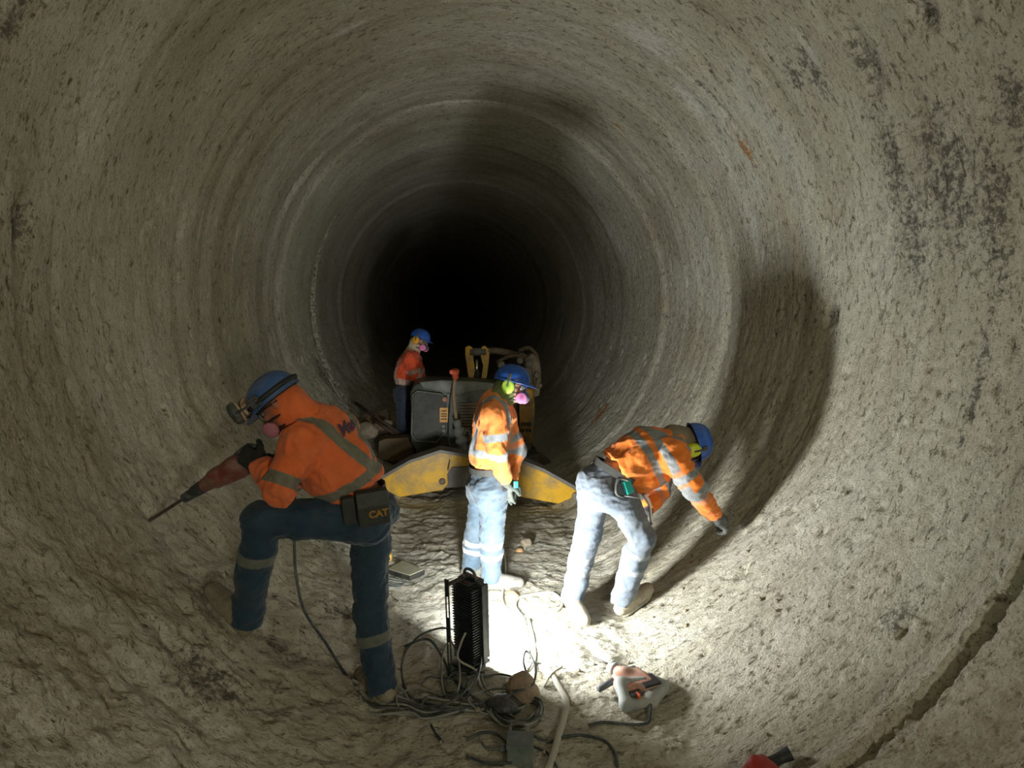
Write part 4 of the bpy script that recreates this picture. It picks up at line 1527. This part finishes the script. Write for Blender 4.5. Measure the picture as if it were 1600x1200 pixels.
mb.build('label_print', M['black'], mach)
MB().lathe([(.028, 0), (.03, .012), (.018, .02), (0, .02)], P(695, 624, YM - .04), V(0, -1, 0), 16).build('round_badge', M['tool_dusty'], mach, True)
for q, (x, y) in enumerate(((693, 666), (693, 673))):
    MB().lathe([(.018, 0), (.018, .012), (0, .014)], P(x, y, YM - .03), V(0, -1, 0), 12).build('bolt', M['steel_grey'], mach)
mb = MB()
for i in range(13):
    y = 630 + i * 4.7
    slab([(718, y), (800, y + .6), (800, y + 2.6), (718, y + 2)], YM - .03, .035, 0, mb)
mb.build('vent_grille', M['grille'], mach)
slab([(655, 704), (808, 704), (806, 722), (662, 722)], YM + .02, .6, .02).build('chassis', M['machine_dark'], mach, auto=40)
for sx, x0 in ((-1, -.36), (1, .62)):
    mb = MB()
    pr_ = []
    for k in range(24):
        a = 2 * math.pi * k / 24
        pr_.append((math.cos(a) * .13 + (.48 if math.cos(a) > 0 else -.48), math.sin(a) * .13))
    mb.prism([V(x0 - .09, 7.45 + u, ZF + .14 + w) for u, w in pr_], [V(x0 + .09, 7.45 + u, ZF + .14 + w) for u, w in pr_], .01)
    for k in range(16):
        u = -.5 + k * 1.0 / 15
        mb.box(V(x0, 7.45 + u, ZF + .275), (.19, .02, .02))
        mb.box(V(x0, 7.45 + u, ZF + .010), (.19, .02, .02))
    mb.build('track', M['black_dusty'], mach, True, auto=35)
# outriggers: box-section legs pinned to the chassis, feet on the invert
og = slab([(596, 748), (640, 722), (688, 706), (734, 714), (735, 728), (706, 730), (699, 741), (700, 757), (692, 766), (606, 780), (596, 770)], 6.12, .16, .008).build('outrigger', M['yellow'], mach, auto=35, label='yellow outrigger on the left')
mb = slab([(640, 719), (688, 703), (734, 711), (734, 715), (688, 708), (640, 724), (597, 749), (596, 744)], 6.10, .2, .002)
mb.build('flange', M['steel_grey'], og)
MB().lathe([(.034, 0), (.034, .012), (.02, .02), (0, .022)], P(691, 752, 6.115), V(0, -1, 0), 18).build('pin', M['rust'], og, True)
slab([(700, 731), (736, 728), (738, 760), (696, 763)], 6.2, .14, .006).build('outrigger_link', M['steel_grey'], mach, auto=35)
slab([(735, 716), (802, 714), (806, 752), (735, 756)], 6.28, .30, .02).build('outrigger_mount', M['machine_dark'], mach, auto=35)
og = slab([(796, 716), (806, 718), (850, 738), (896, 762), (907, 770), (907, 786), (898, 792), (860, 785), (800, 774), (792, 750)], 5.82, .16, .008).build('outrigger', M['yellow'], mach, auto=35, label='yellow outrigger on the right')
mb = slab([(798, 711), (851, 733), (900, 760), (908, 768), (905, 771), (896, 764), (850, 738), (798, 717)], 5.80, .2, .002)
mb.build('flange', M['steel_grey'], og)
MB().lathe([(.036, 0), (.036, .012), (.02, .02), (0, .022)], P(899, 774, 5.815), V(0, -1, 0), 18).build('pin', M['rust'], og, True)
for nm, px, py, Y in (('foot_pad', 606, 783, 6.20), ('foot_pad', 899, 792, 5.9)):
    c = P(px, py, Y)
    c[2] = min(c[2], plant(c, .03)[2] if abs(c[0]) < .66 else plant(c, .02)[2])
    MB().lathe([(.07, 0), (.075, .01), (.06, .03), (.03, .05), (.03, .07)], V(c[0], Y, c[2]), V(0, 0, 1), 16).build('foot_pad', M['rust'], mach, True)
og = slab([(592, 690), (600, 686), (644, 683), (648, 716), (612, 722), (590, 716)], 7.0, .2, .008).build('outrigger', M['brown_steel'], mach, auto=35, label='grimy far outrigger on the left')
slab([(812, 700), (850, 712), (880, 738), (878, 746), (846, 733), (810, 722)], 7.1, .16, .008).build('outrigger', M['brown_steel'], mach, auto=35, label='grimy far outrigger on the right')
# arm: clevis, cylinder, boom, linkage and breaker
YA = 7.5
mb = slab([(727, 543), (733, 540), (738, 543), (740, 562), (744, 590), (742, 606), (734, 606), (730, 575), (727, 556)], YA, .06, .005)
mb.build('boom_plate', M['yellow'], mach, auto=35)
mb = slab([(753, 542), (758, 540), (765, 548), (764, 566), (758, 606), (750, 606), (755, 572), (751, 556)], YA, .06, .005)
mb.build('boom_plate', M['yellow'], mach, auto=35)
MB().lathe([(.05, 0), (.05, .20)], P(734, 550, YA + .03), V(1, 0, 0), 18).build('boom_pin', M['steel_grey'], mach, True)
MB().tube([P(745, 562, YA + .03), P(745, 588, YA + .02)], .018, 10, False).build('piston_rod', M['chrome'], mach, True)
MB().tube([P(745, 580, YA + .02), P(744, 606, YA - .02)], .036, 12, False).build('cylinder', M['machine_dark'], mach, True)
slab([(737, 582), (752, 582), (753, 606), (736, 606)], YA + .15, .3, .01).build('slew_tower', M['machine_dark'], mach, auto=35)
mb = MB()
mb.tube([P(762, 548, 7.55), P(782, 549, 7.5), P(806, 556, 7.35), P(826, 566, 7.2)], [.05, .055, .06, .06], 10, squash=.8)
mb.build('lower_arm', M['rust'], mach, True)
mb = MB()
mb.tube([P(776, 566, 7.3), P(800, 556, 7.2), P(824, 562, 7.05), P(834, 590, 7.0)], .020, 8)
mb.tube([P(812, 548, 7.3), P(826, 544, 7.2), P(838, 556, 7.1), P(842, 584, 7.0), P(838, 606, 6.95)], .026, 8)
mb.tube([P(804, 552, 7.25), P(822, 556, 7.1), P(831, 572, 7.0), P(836, 600, 6.95)], .018, 8)
mb.build('hydraulic_hose', M['rust'], mach, True)
mb = slab([(820, 562), (832, 552), (842, 562), (846, 590), (843, 618), (834, 622), (828, 600), (822, 584)], 6.98, .14, .012)
mb.build('arm_bracket', M['rust'], mach, auto=35)
for x, y, r in ((826, 569, .045), (838, 586, .035), (843, 602, .03), (812, 563, .04), (783, 570, .045)):
    MB().lathe([(r, 0), (r, .03), (r * .6, .045), (0, .045)], P(x, y, 6.96), V(0, -1, 0), 14).build('arm_pin', M['steel_grey'], mach, True)
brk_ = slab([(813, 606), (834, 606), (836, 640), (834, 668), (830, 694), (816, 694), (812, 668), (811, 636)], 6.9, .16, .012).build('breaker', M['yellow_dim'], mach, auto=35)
MB().lathe([(.075, 0), (.075, .02), (.05, .03), (.0, .03)], P(823, 617, 6.89), V(0, -1, 0), 20).build('hub', M['yellow'], brk_, True)
mb = MB()
for i, (x, y) in enumerate(((816, 663), (820.5, 663), (825, 663), (829, 663), (817, 673), (823, 673), (828, 673))):
    slab([(x - 1.2, y - 2.4), (x + 1.6, y - 2.4), (x + 1.6, y + 2.2), (x - 1.2, y + 2.2)], 6.885, .02, 0, mb)
mb.build('breaker_letters', M['black'], brk_)  # small dark blocks standing in for unreadable lettering
slab([(815, 680), (831, 680), (829, 704), (819, 704)], 6.93, .1, .01).build('breaker_nose', M['rust'], mach, auto=35)
MB().tube([P(823, 700, 6.98), P(822, 716, 6.98)], [.03, .018], 10, False).build('breaker_chisel', M['steel'], mach, True)
# hanging hose with orange plug and grey connector
hose = empty('control_hose', P(712, 600, 6.6), 'tan hose with orange red plug at top and grey connector below, hanging on the machine', 'hose')
MB().tube([P(711, 590, 6.6), P(709, 610, 6.58), P(710, 630, 6.58), P(713, 656, 6.56)], .020, 10).build('sleeve', M['hose_tan'], hose, True)
MB().lathe([(.026, 0), (.034, .015), (.034, .05), (.046, .06), (.046, .10), (.03, .11), (0, .11)], P(712, 592, 6.58), unit(V(-.1, -.25, 1)), 18).build('plug', M['red_plastic'], hose, True)
MB().box(P(706, 581, 6.55), (.05, .06, .045), None, .01).build('plug_cap', M['red_plastic'], hose, True, auto=40)
cax = unit(P(727, 712, 6.5) - P(713, 656, 6.54))
MB().lathe([(.03, 0), (.042, .01), (.042, .07), (.035, .085), (.065, .10), (.068, .16), (.05, .17), (.05, .20), (.066, .215), (.066, .25), (.045, .27), (.045, .33), (.052, .34), (.052, .38), (.03, .40), (0, .40)],
           P(713, 656, 6.52), cax, 22).build('connector', M['connector'], hose, True)
MB().tube([P(720, 680, 6.45) + V(.02, 0, 0), P(731, 672, 6.47), P(736, 690, 6.47), P(728, 704, 6.46)], .016, 8).build('lock_lever', M['steel_grey'], hose, True)
MB().tube([P(707, 608, 6.55), P(703, 640, 6.55), P(701, 680, 6.5), P(704, 705, 6.2), P(700, 735, 6.05)], .006, 6).build('thin_cord', M['cable_dark'], hose, True)

# ------------------------------------------------------------------ rotary hammer lying on the floor, right of the cables
tp = on_ground(990, 1090)
tn = ground_n(on_ground(995, 1090))
tx = unit(P(1040, 1078, 2.85) - P(955, 1092, 2.75))
RT_ = frame(np.cross(tn, tx) * 1.0, tn)
RT_ = np.stack([tx - tn * np.dot(tx, tn), np.cross(tn, tx), tn], 1)
T = lambda x, y, z: tp + RT_ @ V(x, y, z)
tool = empty('rotary_hammer', tp, 'dusty pink red and grey rotary hammer lying on the floor right of the floodlight', 'power tool')
body_part('housing', [rbox(T(.02, .04, .055), (.085, .075, .04), RT_, .02, .03), cap(T(.0, .10, .065), T(-.005, .155, .07), .045, .026, .03), rbox(T(.07, .0, .05), (.05, .06, .035), RT_, .015, .02)],
          .006, M['tool_dusty'], tool)
body_part('grey_casing', [cap(T(-.10, -.07, .045), T(-.06, .03, .075), .028, .034, .03), cap(T(-.10, -.07, .03), T(.04, -.085, .03), .026, .028, .03), cap(T(-.06, .03, .075), T(.06, .0, .082), .03, .02, .03),
                          cap(T(.04, -.085, .035), T(.15, -.03, .04), .04, .036, .03), cap(T(.15, -.03, .04), T(.13, .04, .055), .032, .026, .03)], .006, M['tool_grey'], tool)
MB().box(T(.075, -.02, .088), (.10, .085, .012), RT_, .004).build('battery_pad', M['black'], tool)
MB().box(T(-.03, -.045, .05), (.07, .05, .05), RT_, .006).build('trigger_well', M['black_dusty'], tool)
MB().box(T(-.025, -.07, .055), (.012, .03, .045), RT_, .003).build('trigger', M['red_plastic'], tool)
MB().box(T(.055, .105, .085), (.06, .03, .02), RT_, .006).build('selector', M['black_dusty'], tool)
MB().tube([T(-.165, .075, .05), T(-.03, .10, .06)], .017, 12, False).build('side_handle', M['mask'], tool, True)
MB().lathe([(.030, 0), (.034, .006), (.034, .016), (.028, .02), (.033, .024), (.032, .036), (.024, .044), (.012, .05), (0, .05)], T(-.01, .155, .07), RT_ @ V(-.08, 1, .05), 22).build('chuck', M['tool_grey'], tool, True)
MB().tube([T(-.015, .20, .072), T(-.05, .32, .06)], .005, 8, False).build('drill_bit', M['steel'], tool, True)

# ------------------------------------------------------------------ red toolbox-like thing peeping in at the lower edge
c = on_ground(1192, 1216, .05)
rp = empty('angle_grinder', c, 'red power tool with black grip just entering the bottom edge of the photo', 'power tool')
RR = frame(V(-.3, 1, .1), unit(V(-.35, 0, 1)))
body_part('housing', [rbox(c + RR @ V(-.02, -.03, 0), (.075, .06, .045), RR, .018, .02), cap(c + RR @ V(-.02, .0, .01), c + RR @ V(.0, .015, .045), .035, .018, .03)], .006, M['red_deep'], rp)
MB().tube([c + RR @ V(.05, -.01, .01), c + RR @ V(.10, -.005, .0), c + RR @ V(.15, -.02, .005)], [.026, .022, .028], 12).build('grip', M['black'], rp, True)

# ------------------------------------------------------------------ board, yellow cap and coil behind worker 1
c = on_ground(628, 893, .03)
B_ = frame(unit(P(668, 903, 4.35) - P(606, 884, 4.5)), V(0, 0, 1))
bd = empty('tray', c, 'dusty pale flat tray with dark edges lying behind the left worker', 'tray')
q = [wall(603, 889), wall(629, 884), wall(664, 901), wall(641, 911)]
q0 = [V(p[0], p[1], c[2] - .02) for p in q]
q1 = [p + V(0, 0, .035) for p in q0]
mb = MB().prism(q0, q1, .004)
mb.build('case', M['machine_dark'], bd, auto=40)
m_ = sum(q1) / 4
MB().prism([m_ + (p - m_) * .92 + V(0, 0, -.002) for p in q1], [m_ + (p - m_) * .92 + V(0, 0, .006) for p in q1], .002).build('top_face', M['tray_top'], bd)
c = on_ground(597, 876, .03)
yc = empty('yellow_canister', c, 'small yellow cap lying beside the pale tray', 'cap')
MB().lathe([(.0, -.05), (.026, -.05), (.028, -.02), (.024, -.01), (.024, .02), (.030, .025), (.030, .055), (.02, .062), (0, .062)], c, unit(V(1, -.25, 0)), 20).build('body', M['cap_yellow'], yc, True)

# ------------------------------------------------------------------ cables
def cable(name, pts, r, mat, label, group=None, seg=8, sub=6, squash=1.0, cat='cable'):
    """pts: (px, py, height above the ground) or world points given as arrays"""
    w = []
    for p in pts:
        if isinstance(p, np.ndarray):
            w.append(p)
        else:
            w.append(on_ground(p[0], p[1], r + (p[2] if len(p) > 2 else 0.0)))
    mb = MB().tube(w, r, seg, True, sub, squash)
    o = mb.build(name, mat, None, True)
    return props(o, label, cat, group)


for k in range(7):
    a0 = random.uniform(0, 6.28)
    cx_, cy_ = 655 + 22 * k + random.uniform(-8, 8), 1088 + random.uniform(-14, 26)
    rx, ry = random.uniform(28, 60), random.uniform(12, 26)
    n_ = random.randint(6, 10)
    pts = [(cx_ + rx * math.cos(a0 + .55 * i) * (1 + .05 * i), cy_ + ry * math.sin(a0 + .55 * i), .004 + .012 * ((i + k) % 3)) for i in range(n_)]
    cable('extension_cable', pts, .0055, M['cable_dark'] if k % 3 else M['cable_grey'], 'one of the loose cable bows lying between the left worker and the coil', 'loose cable bows in the tangle')
hook = tip + ax * .70
cable('power_cord', [hook - upv * .03, P(448, 742, 2.9), P(462, 790, 2.92), P(460, 850, 2.93), P(463, 900, 2.93), P(476, 955, 2.93), (505, 1010, .02), (540, 1050), (575, 1085), (630, 1105), (700, 1108, .01)], .0075, M['cable_dark'],
      'dark cord hanging from the drilling worker\'s hammer down to the cable tangle')
for i in range(5):
    j = i * 5
    cable('extension_cable', [(548 + 3 * i, 1066 + j * 1.2), (580, 1080 + j * 1.6), (618 + j, 1092 + j * 1.3, .01), (662, 1104 + j * 1.1), (705, 1112 + j * .6, .012), (745, 1112 - j * .4), (780 + 5 * i, 1102 + j, .01)], .006, M['cable_dark'] if i % 2 else M['cable_grey'],
          'one of the dark cable strands bunched between the left worker\'s boot and the coil', 'dark strands on the floor by the boot')
cable('extension_cable', [(634, 1018), (655, 1003, .05), (690, 1004, .09), (728, 1022, .09), (748, 1052, .06), (738, 1085, .03), (712, 1104), (668, 1102), (638, 1082), (628, 1045), (634, 1018)], .006, M['cable_dark'], 'wide loop of dark cable left of the floodlight base')
cable('extension_cable', [(632, 1012), (664, 1018, .06), (690, 1040, .03), (706, 1062), (735, 1090), (768, 1116), (805, 1124)], .0075, M['cable_dark'], 'dark cable slanting from the wide loop to the coil in front')
cable('extension_cable', [(700, 1020, .09), (688, 1040, .05), (690, 1075, .02), (702, 1098), (716, 1080, .03), (712, 1048, .08), (698, 1024, .09)], .0055, M['cable_grey'], 'narrow upright loop of cable under the slotted bracket')
cable('extension_cable', [(712, 1010, .10), (738, 1022, .12), (748, 1050, .08), (746, 1062, .06), (722, 1094, .02), (690, 1108), (655, 1114)], .006, M['cable_dark'], 'arched cable crossing in front of the floodlight base')
cable('extension_cable', [(752, 1062, .02), (758, 1076), (775, 1092), (790, 1100)], .0045, M['cable_grey'], 'thin cable from the floodlight corner to the muddy lump')
cable('lamp_cord', [LP(.05, -.09, -.03), LP(.02, -.10, -.10), LP(-.005, -.10, -.2), (742, 1058, .03), (752, 1075), (772, 1092)], .006, M['cable_pale'], 'thin pale cord running down the back of the floodlight')
for i in range(6):
    rx, ry = 33 + 2.0 * i, 18 + 1.6 * i
    cx_, cy_ = 806 + random.uniform(-3, 3), 1112 + i * 1.5
    pts = []
    for k in range(15):
        a = 2 * math.pi * k / 14 * 1.02 + i
        pts.append((cx_ + rx * math.cos(a), cy_ + ry * math.sin(a), .002 + .007 * ((i + k) % 3) + .004 * i))
    cable('cable_coil', pts, .006, M['cable_grey'] if i % 2 else M['cable_dark'], 'one turn of the coiled cable in front of the muddy lump', 'coiled cable turns in front of the lump')
cable('extension_cable', [(770, 1118, .04), (800, 1108, .07), (830, 1098, .08), (838, 1080, .10), (832, 1062, .13), (822, 1056, .14), (818, 1068, .11), (826, 1086, .08)], .006, M['cable_dark'], 'black cable looped upright over the muddy lump')
cable('extension_cable', [(825, 1074, .08), (832, 1050, .06), (822, 1040, .03), (850, 1036), (878, 1044, .01)], .005, M['cable_grey'], 'thin grey cable arching behind the muddy lump')
cable('extension_cable', [(826, 968), (834, 1000), (836, 1030), (830, 1052, .02), (822, 1066, .05)], .008, M['cable_pale'], 'pale muddy cable running from the floor loop to the lump')
cable('extension_cable', [(819, 966), (824, 990), (826, 1020), (824, 1050, .02)], .006, M['cable_pale'], 'second muddy cable on the left of the thicker muddy cable')
cable('extension_cable', [P(776, 852, 4.32), P(784, 868, 4.18), (787, 884, .12), (790, 898, .02), (786, 925), (786, 945), (800, 958), (830, 964), (866, 960), (880, 945), (864, 931), (838, 930), (812, 936), (806, 950), (816, 966)], .0085, M['cable_pale'],
      'mud covered cable making a flat loop beside the boot of the bending worker')
cable('flat_hose', [(848, 1042), (860, 1055), (876, 1080), (885, 1100), (882, 1120), (874, 1150), (866, 1178), (856, 1206)], .017, M['cable_pale'], 'thick pale muddy hose bending down to the bottom edge', squash=.55, cat='hose')
cable('extension_cable', [(850, 1075), (862, 1060, .02), (878, 1050, .02)], .007, M['cable_pale'], 'short muddy cable end sticking out over the thick hose')
cable('extension_cable', [(800, 1150, .01), (820, 1145), (845, 1156), (862, 1160), (890, 1154), (915, 1152), (945, 1160), (962, 1180), (965, 1200)], .007, M['cable_dark'], 'dark cable from the coil to the right, crossing over the thick hose')
cable('extension_cable', [(728, 1162), (750, 1155, .02), (775, 1156, .02), (792, 1168, .02), (800, 1180, .02)], .007, M['cable_dark'], 'dark cable arching into the left side of the junction box')
cable('extension_cable', [(752, 1166), (762, 1172), (785, 1170, .01), (800, 1163, .01), (820, 1165), (845, 1172), (858, 1180), (870, 1202)], .006, M['cable_dark'], 'dark cable looping behind the junction box')
cable('extension_cable', [(800, 1138, .02), (796, 1152, .03), (800, 1166, .04)], .009, M['cable_grey'], 'short grey cable standing behind the junction box')
cable('extension_cable', [(728, 1185), (760, 1195), (800, 1197, .01)], .006, M['cable_dark'], 'dark cable lying left of the junction box at the bottom edge')
cable('power_cord', [(920, 1134), (945, 1132), (985, 1134), (1012, 1131), (1018, 1122, .02), (1020, 1112, .03)], .007, M['cable_dark'], 'dark cord of the rotary hammer lying in front of it')
cable('extension_cable', [(672, 1138), (682, 1150), (690, 1165)], .006, M['cable_dark'], 'short black cable end left of the coil')
cable('extension_cable', [(575, 1072, .03), (600, 1078, .05), (625, 1085, .03), (640, 1100), (632, 1120), (600, 1112)], .006, M['cable_grey'], 'grey cable bow right of the left worker\'s boot')
for i in range(5):
    cable('cable_coil', [(596, 900 + i * 2.4), (615, 906 + i * 2.0, .01), (628, 912 + i * .8, .005), (622, 918 + i * .5), (596, 912 + i * 1.8)], .006, M['cable_dark'] if i % 2 else M['cable_grey'],
          'one strand of the small cable bundle beside the pale tray', 'cable bundle by the tray')
cable('extension_cable', [(606, 924), (618, 934), (630, 946)], .004, M['cable_grey'], 'short thin cable in the gravel below the pale tray')
# timber poles leaning at the left behind worker 1
for k, (a, b) in enumerate((((556, 630, 8.0), (624, 678, 7.3)), ((584, 656, 7.5), (622, 682, 7.25)))):
    o = MB().tube([P(*a), P(*b)], .022, 8, False).build('pole', M['pole'], None, True)
    props(o, ['long brown pole leaning behind the left worker towards the machine', 'shorter brown pole lying under the long leaning pole'][k], 'pole')

# junction box
c = on_ground(812, 1184, .05)
Rj = frame(V(.15, 1, 0), V(0, 0, 1))
jb = empty('junction_box', c, 'grey green junction box on the floor at the bottom centre', 'junction box')
MB().box(c, (.115, .10, .10), Rj, .008).build('case', M['box_green'], jb, auto=40)
MB().box(c + Rj @ V(0, 0, .052), (.12, .105, .014), Rj, .004).build('lid', M['box_green'], jb, auto=40)
MB().lathe([(.014, 0), (.014, .03), (.01, .035), (0, .035)], c + Rj @ V(-.055, 0, .01), Rj @ V(-1, 0, 0), 12).build('cable_gland', M['black_dusty'], jb)


# ------------------------------------------------------------------ stones and lumps
def rock(name, c, size, mat, label, group=None, seed=0, n=14):
    bm = bmesh.new()
    bmesh.ops.create_icosphere(bm, subdivisions=3, radius=1.0)
    v = np.array([q.co[:] for q in bm.verts])
    f = [[q.index for q in ff.verts] for ff in bm.faces]
    bm.free()
    d = 1 + .28 * vnoise(v * 1.3 + seed * 3.7, 71) + .12 * vnoise(v * 3.1 + seed, 73) + .05 * vnoise(v * 7, 75)
    v = v * d[:, None] * np.asarray(size)
    return props(mk(name, v + V(c), f, mat, None, True), label, 'stone', group)


lumpc = on_ground(815, 1090, .04)
o = rock('mud_lump', lumpc, (.080, .078, .075), M['lump'], 'brown dusty lump on the floor among the cables in front of the floodlight', None, 5)
o['category'] = 'lump'
o = rock('mud_lump', on_ground(788, 1110, .02), (.085, .07, .055), M['black_dusty'], 'dark dusty lump half under the coiled cable', None, 9)
o['category'] = 'lump'
rock('stone', on_ground(799, 934, .015), (.045, .035, .025), M['stone_orange'], 'small orange stone beside the flat cable loop', None, 2)
rock('stone', on_ground(822, 855, .02), (.05, .04, .035), M['stone'], 'small brown stone under the right yellow outrigger', None, 3)
rock('stone', on_ground(812, 862, .01), (.03, .03, .02), M['stone_orange'], 'little reddish stone left of the small brown stone', None, 4)
for i, (x, y, s_, lift) in enumerate(((588, 660, .13, .13), (566, 668, .12, .13), (604, 676, .10, .1), (582, 690, .12, .2), (612, 690, .08, .05), (598, 652, .07, .12), (560, 690, .12, .15), (600, 700, .1, .04), (622, 686, .07, .05))):
    c = on_ground(x, y, lift)
    rock('rubble_block', c, (s_, s_ * .8, s_ * .75), M['stone'], 'brown rubble block heaped at the left foot of the machine', 'rubble heap behind the left worker', 20 + i)
protos = []
for i in range(48):
    while True:
        x, y = random.uniform(560, 1250), random.uniform(800, 1190)
        if not (735 < x < 900 and y < 1060) and not (940 < x < 1060 and y > 1040):
            break
    sz = random.uniform(.006, .016)
    c = on_ground(x, y, sz * .3)
    if i < 4:
        o = rock('pebble', c, (.012, .010, .008), M['stone'], 'small loose pebble scattered on the tunnel floor', 'pebbles scattered on the floor', 40 + i)
        protos.append(o)
    else:
        s0 = protos[i % 4]
        o = s0.copy()
        COL.objects.link(o)
        o.location = Vector(c)
        o.rotation_euler = (random.uniform(0, 6), random.uniform(0, 6), random.uniform(0, 6))
        k = sz / .012
        o.scale = (k, k * random.uniform(.7, 1.2), k)

# ------------------------------------------------------------------ camera, world, view
cd = bpy.data.cameras.new('camera')
cd.sensor_width = 36
cd.lens = 36 * FPX / 1600
cd.clip_start = .05
cam = bpy.data.objects.new('camera', cd)
COL.objects.link(cam)
cam.matrix_world = Matrix(((RT[0], UP[0], -FWD[0], CAM[0]), (RT[1], UP[1], -FWD[1], CAM[1]), (RT[2], UP[2], -FWD[2], CAM[2]), (0, 0, 0, 1)))
scene.camera = cam
w = bpy.data.worlds.new('world')
w.use_nodes = True
w.node_tree.nodes['Background'].inputs[0].default_value = (0, 0, 0, 1)
scene.world = w
scene.view_settings.view_transform = 'Standard'
scene.view_settings.look = 'None'
scene.view_settings.gamma = 1
scene.view_settings.exposure = 0.5
scene.view_settings.use_curve_mapping = False
cy = scene.cycles
cy.max_bounces = 9
cy.diffuse_bounces = 5
cy.use_adaptive_sampling = True
cy.adaptive_threshold = 0.025
cy.glossy_bounces = 3
cy.use_denoising = True
cy.caustics_reflective = False
cy.caustics_refractive = False
cy.sample_clamp_indirect = 6
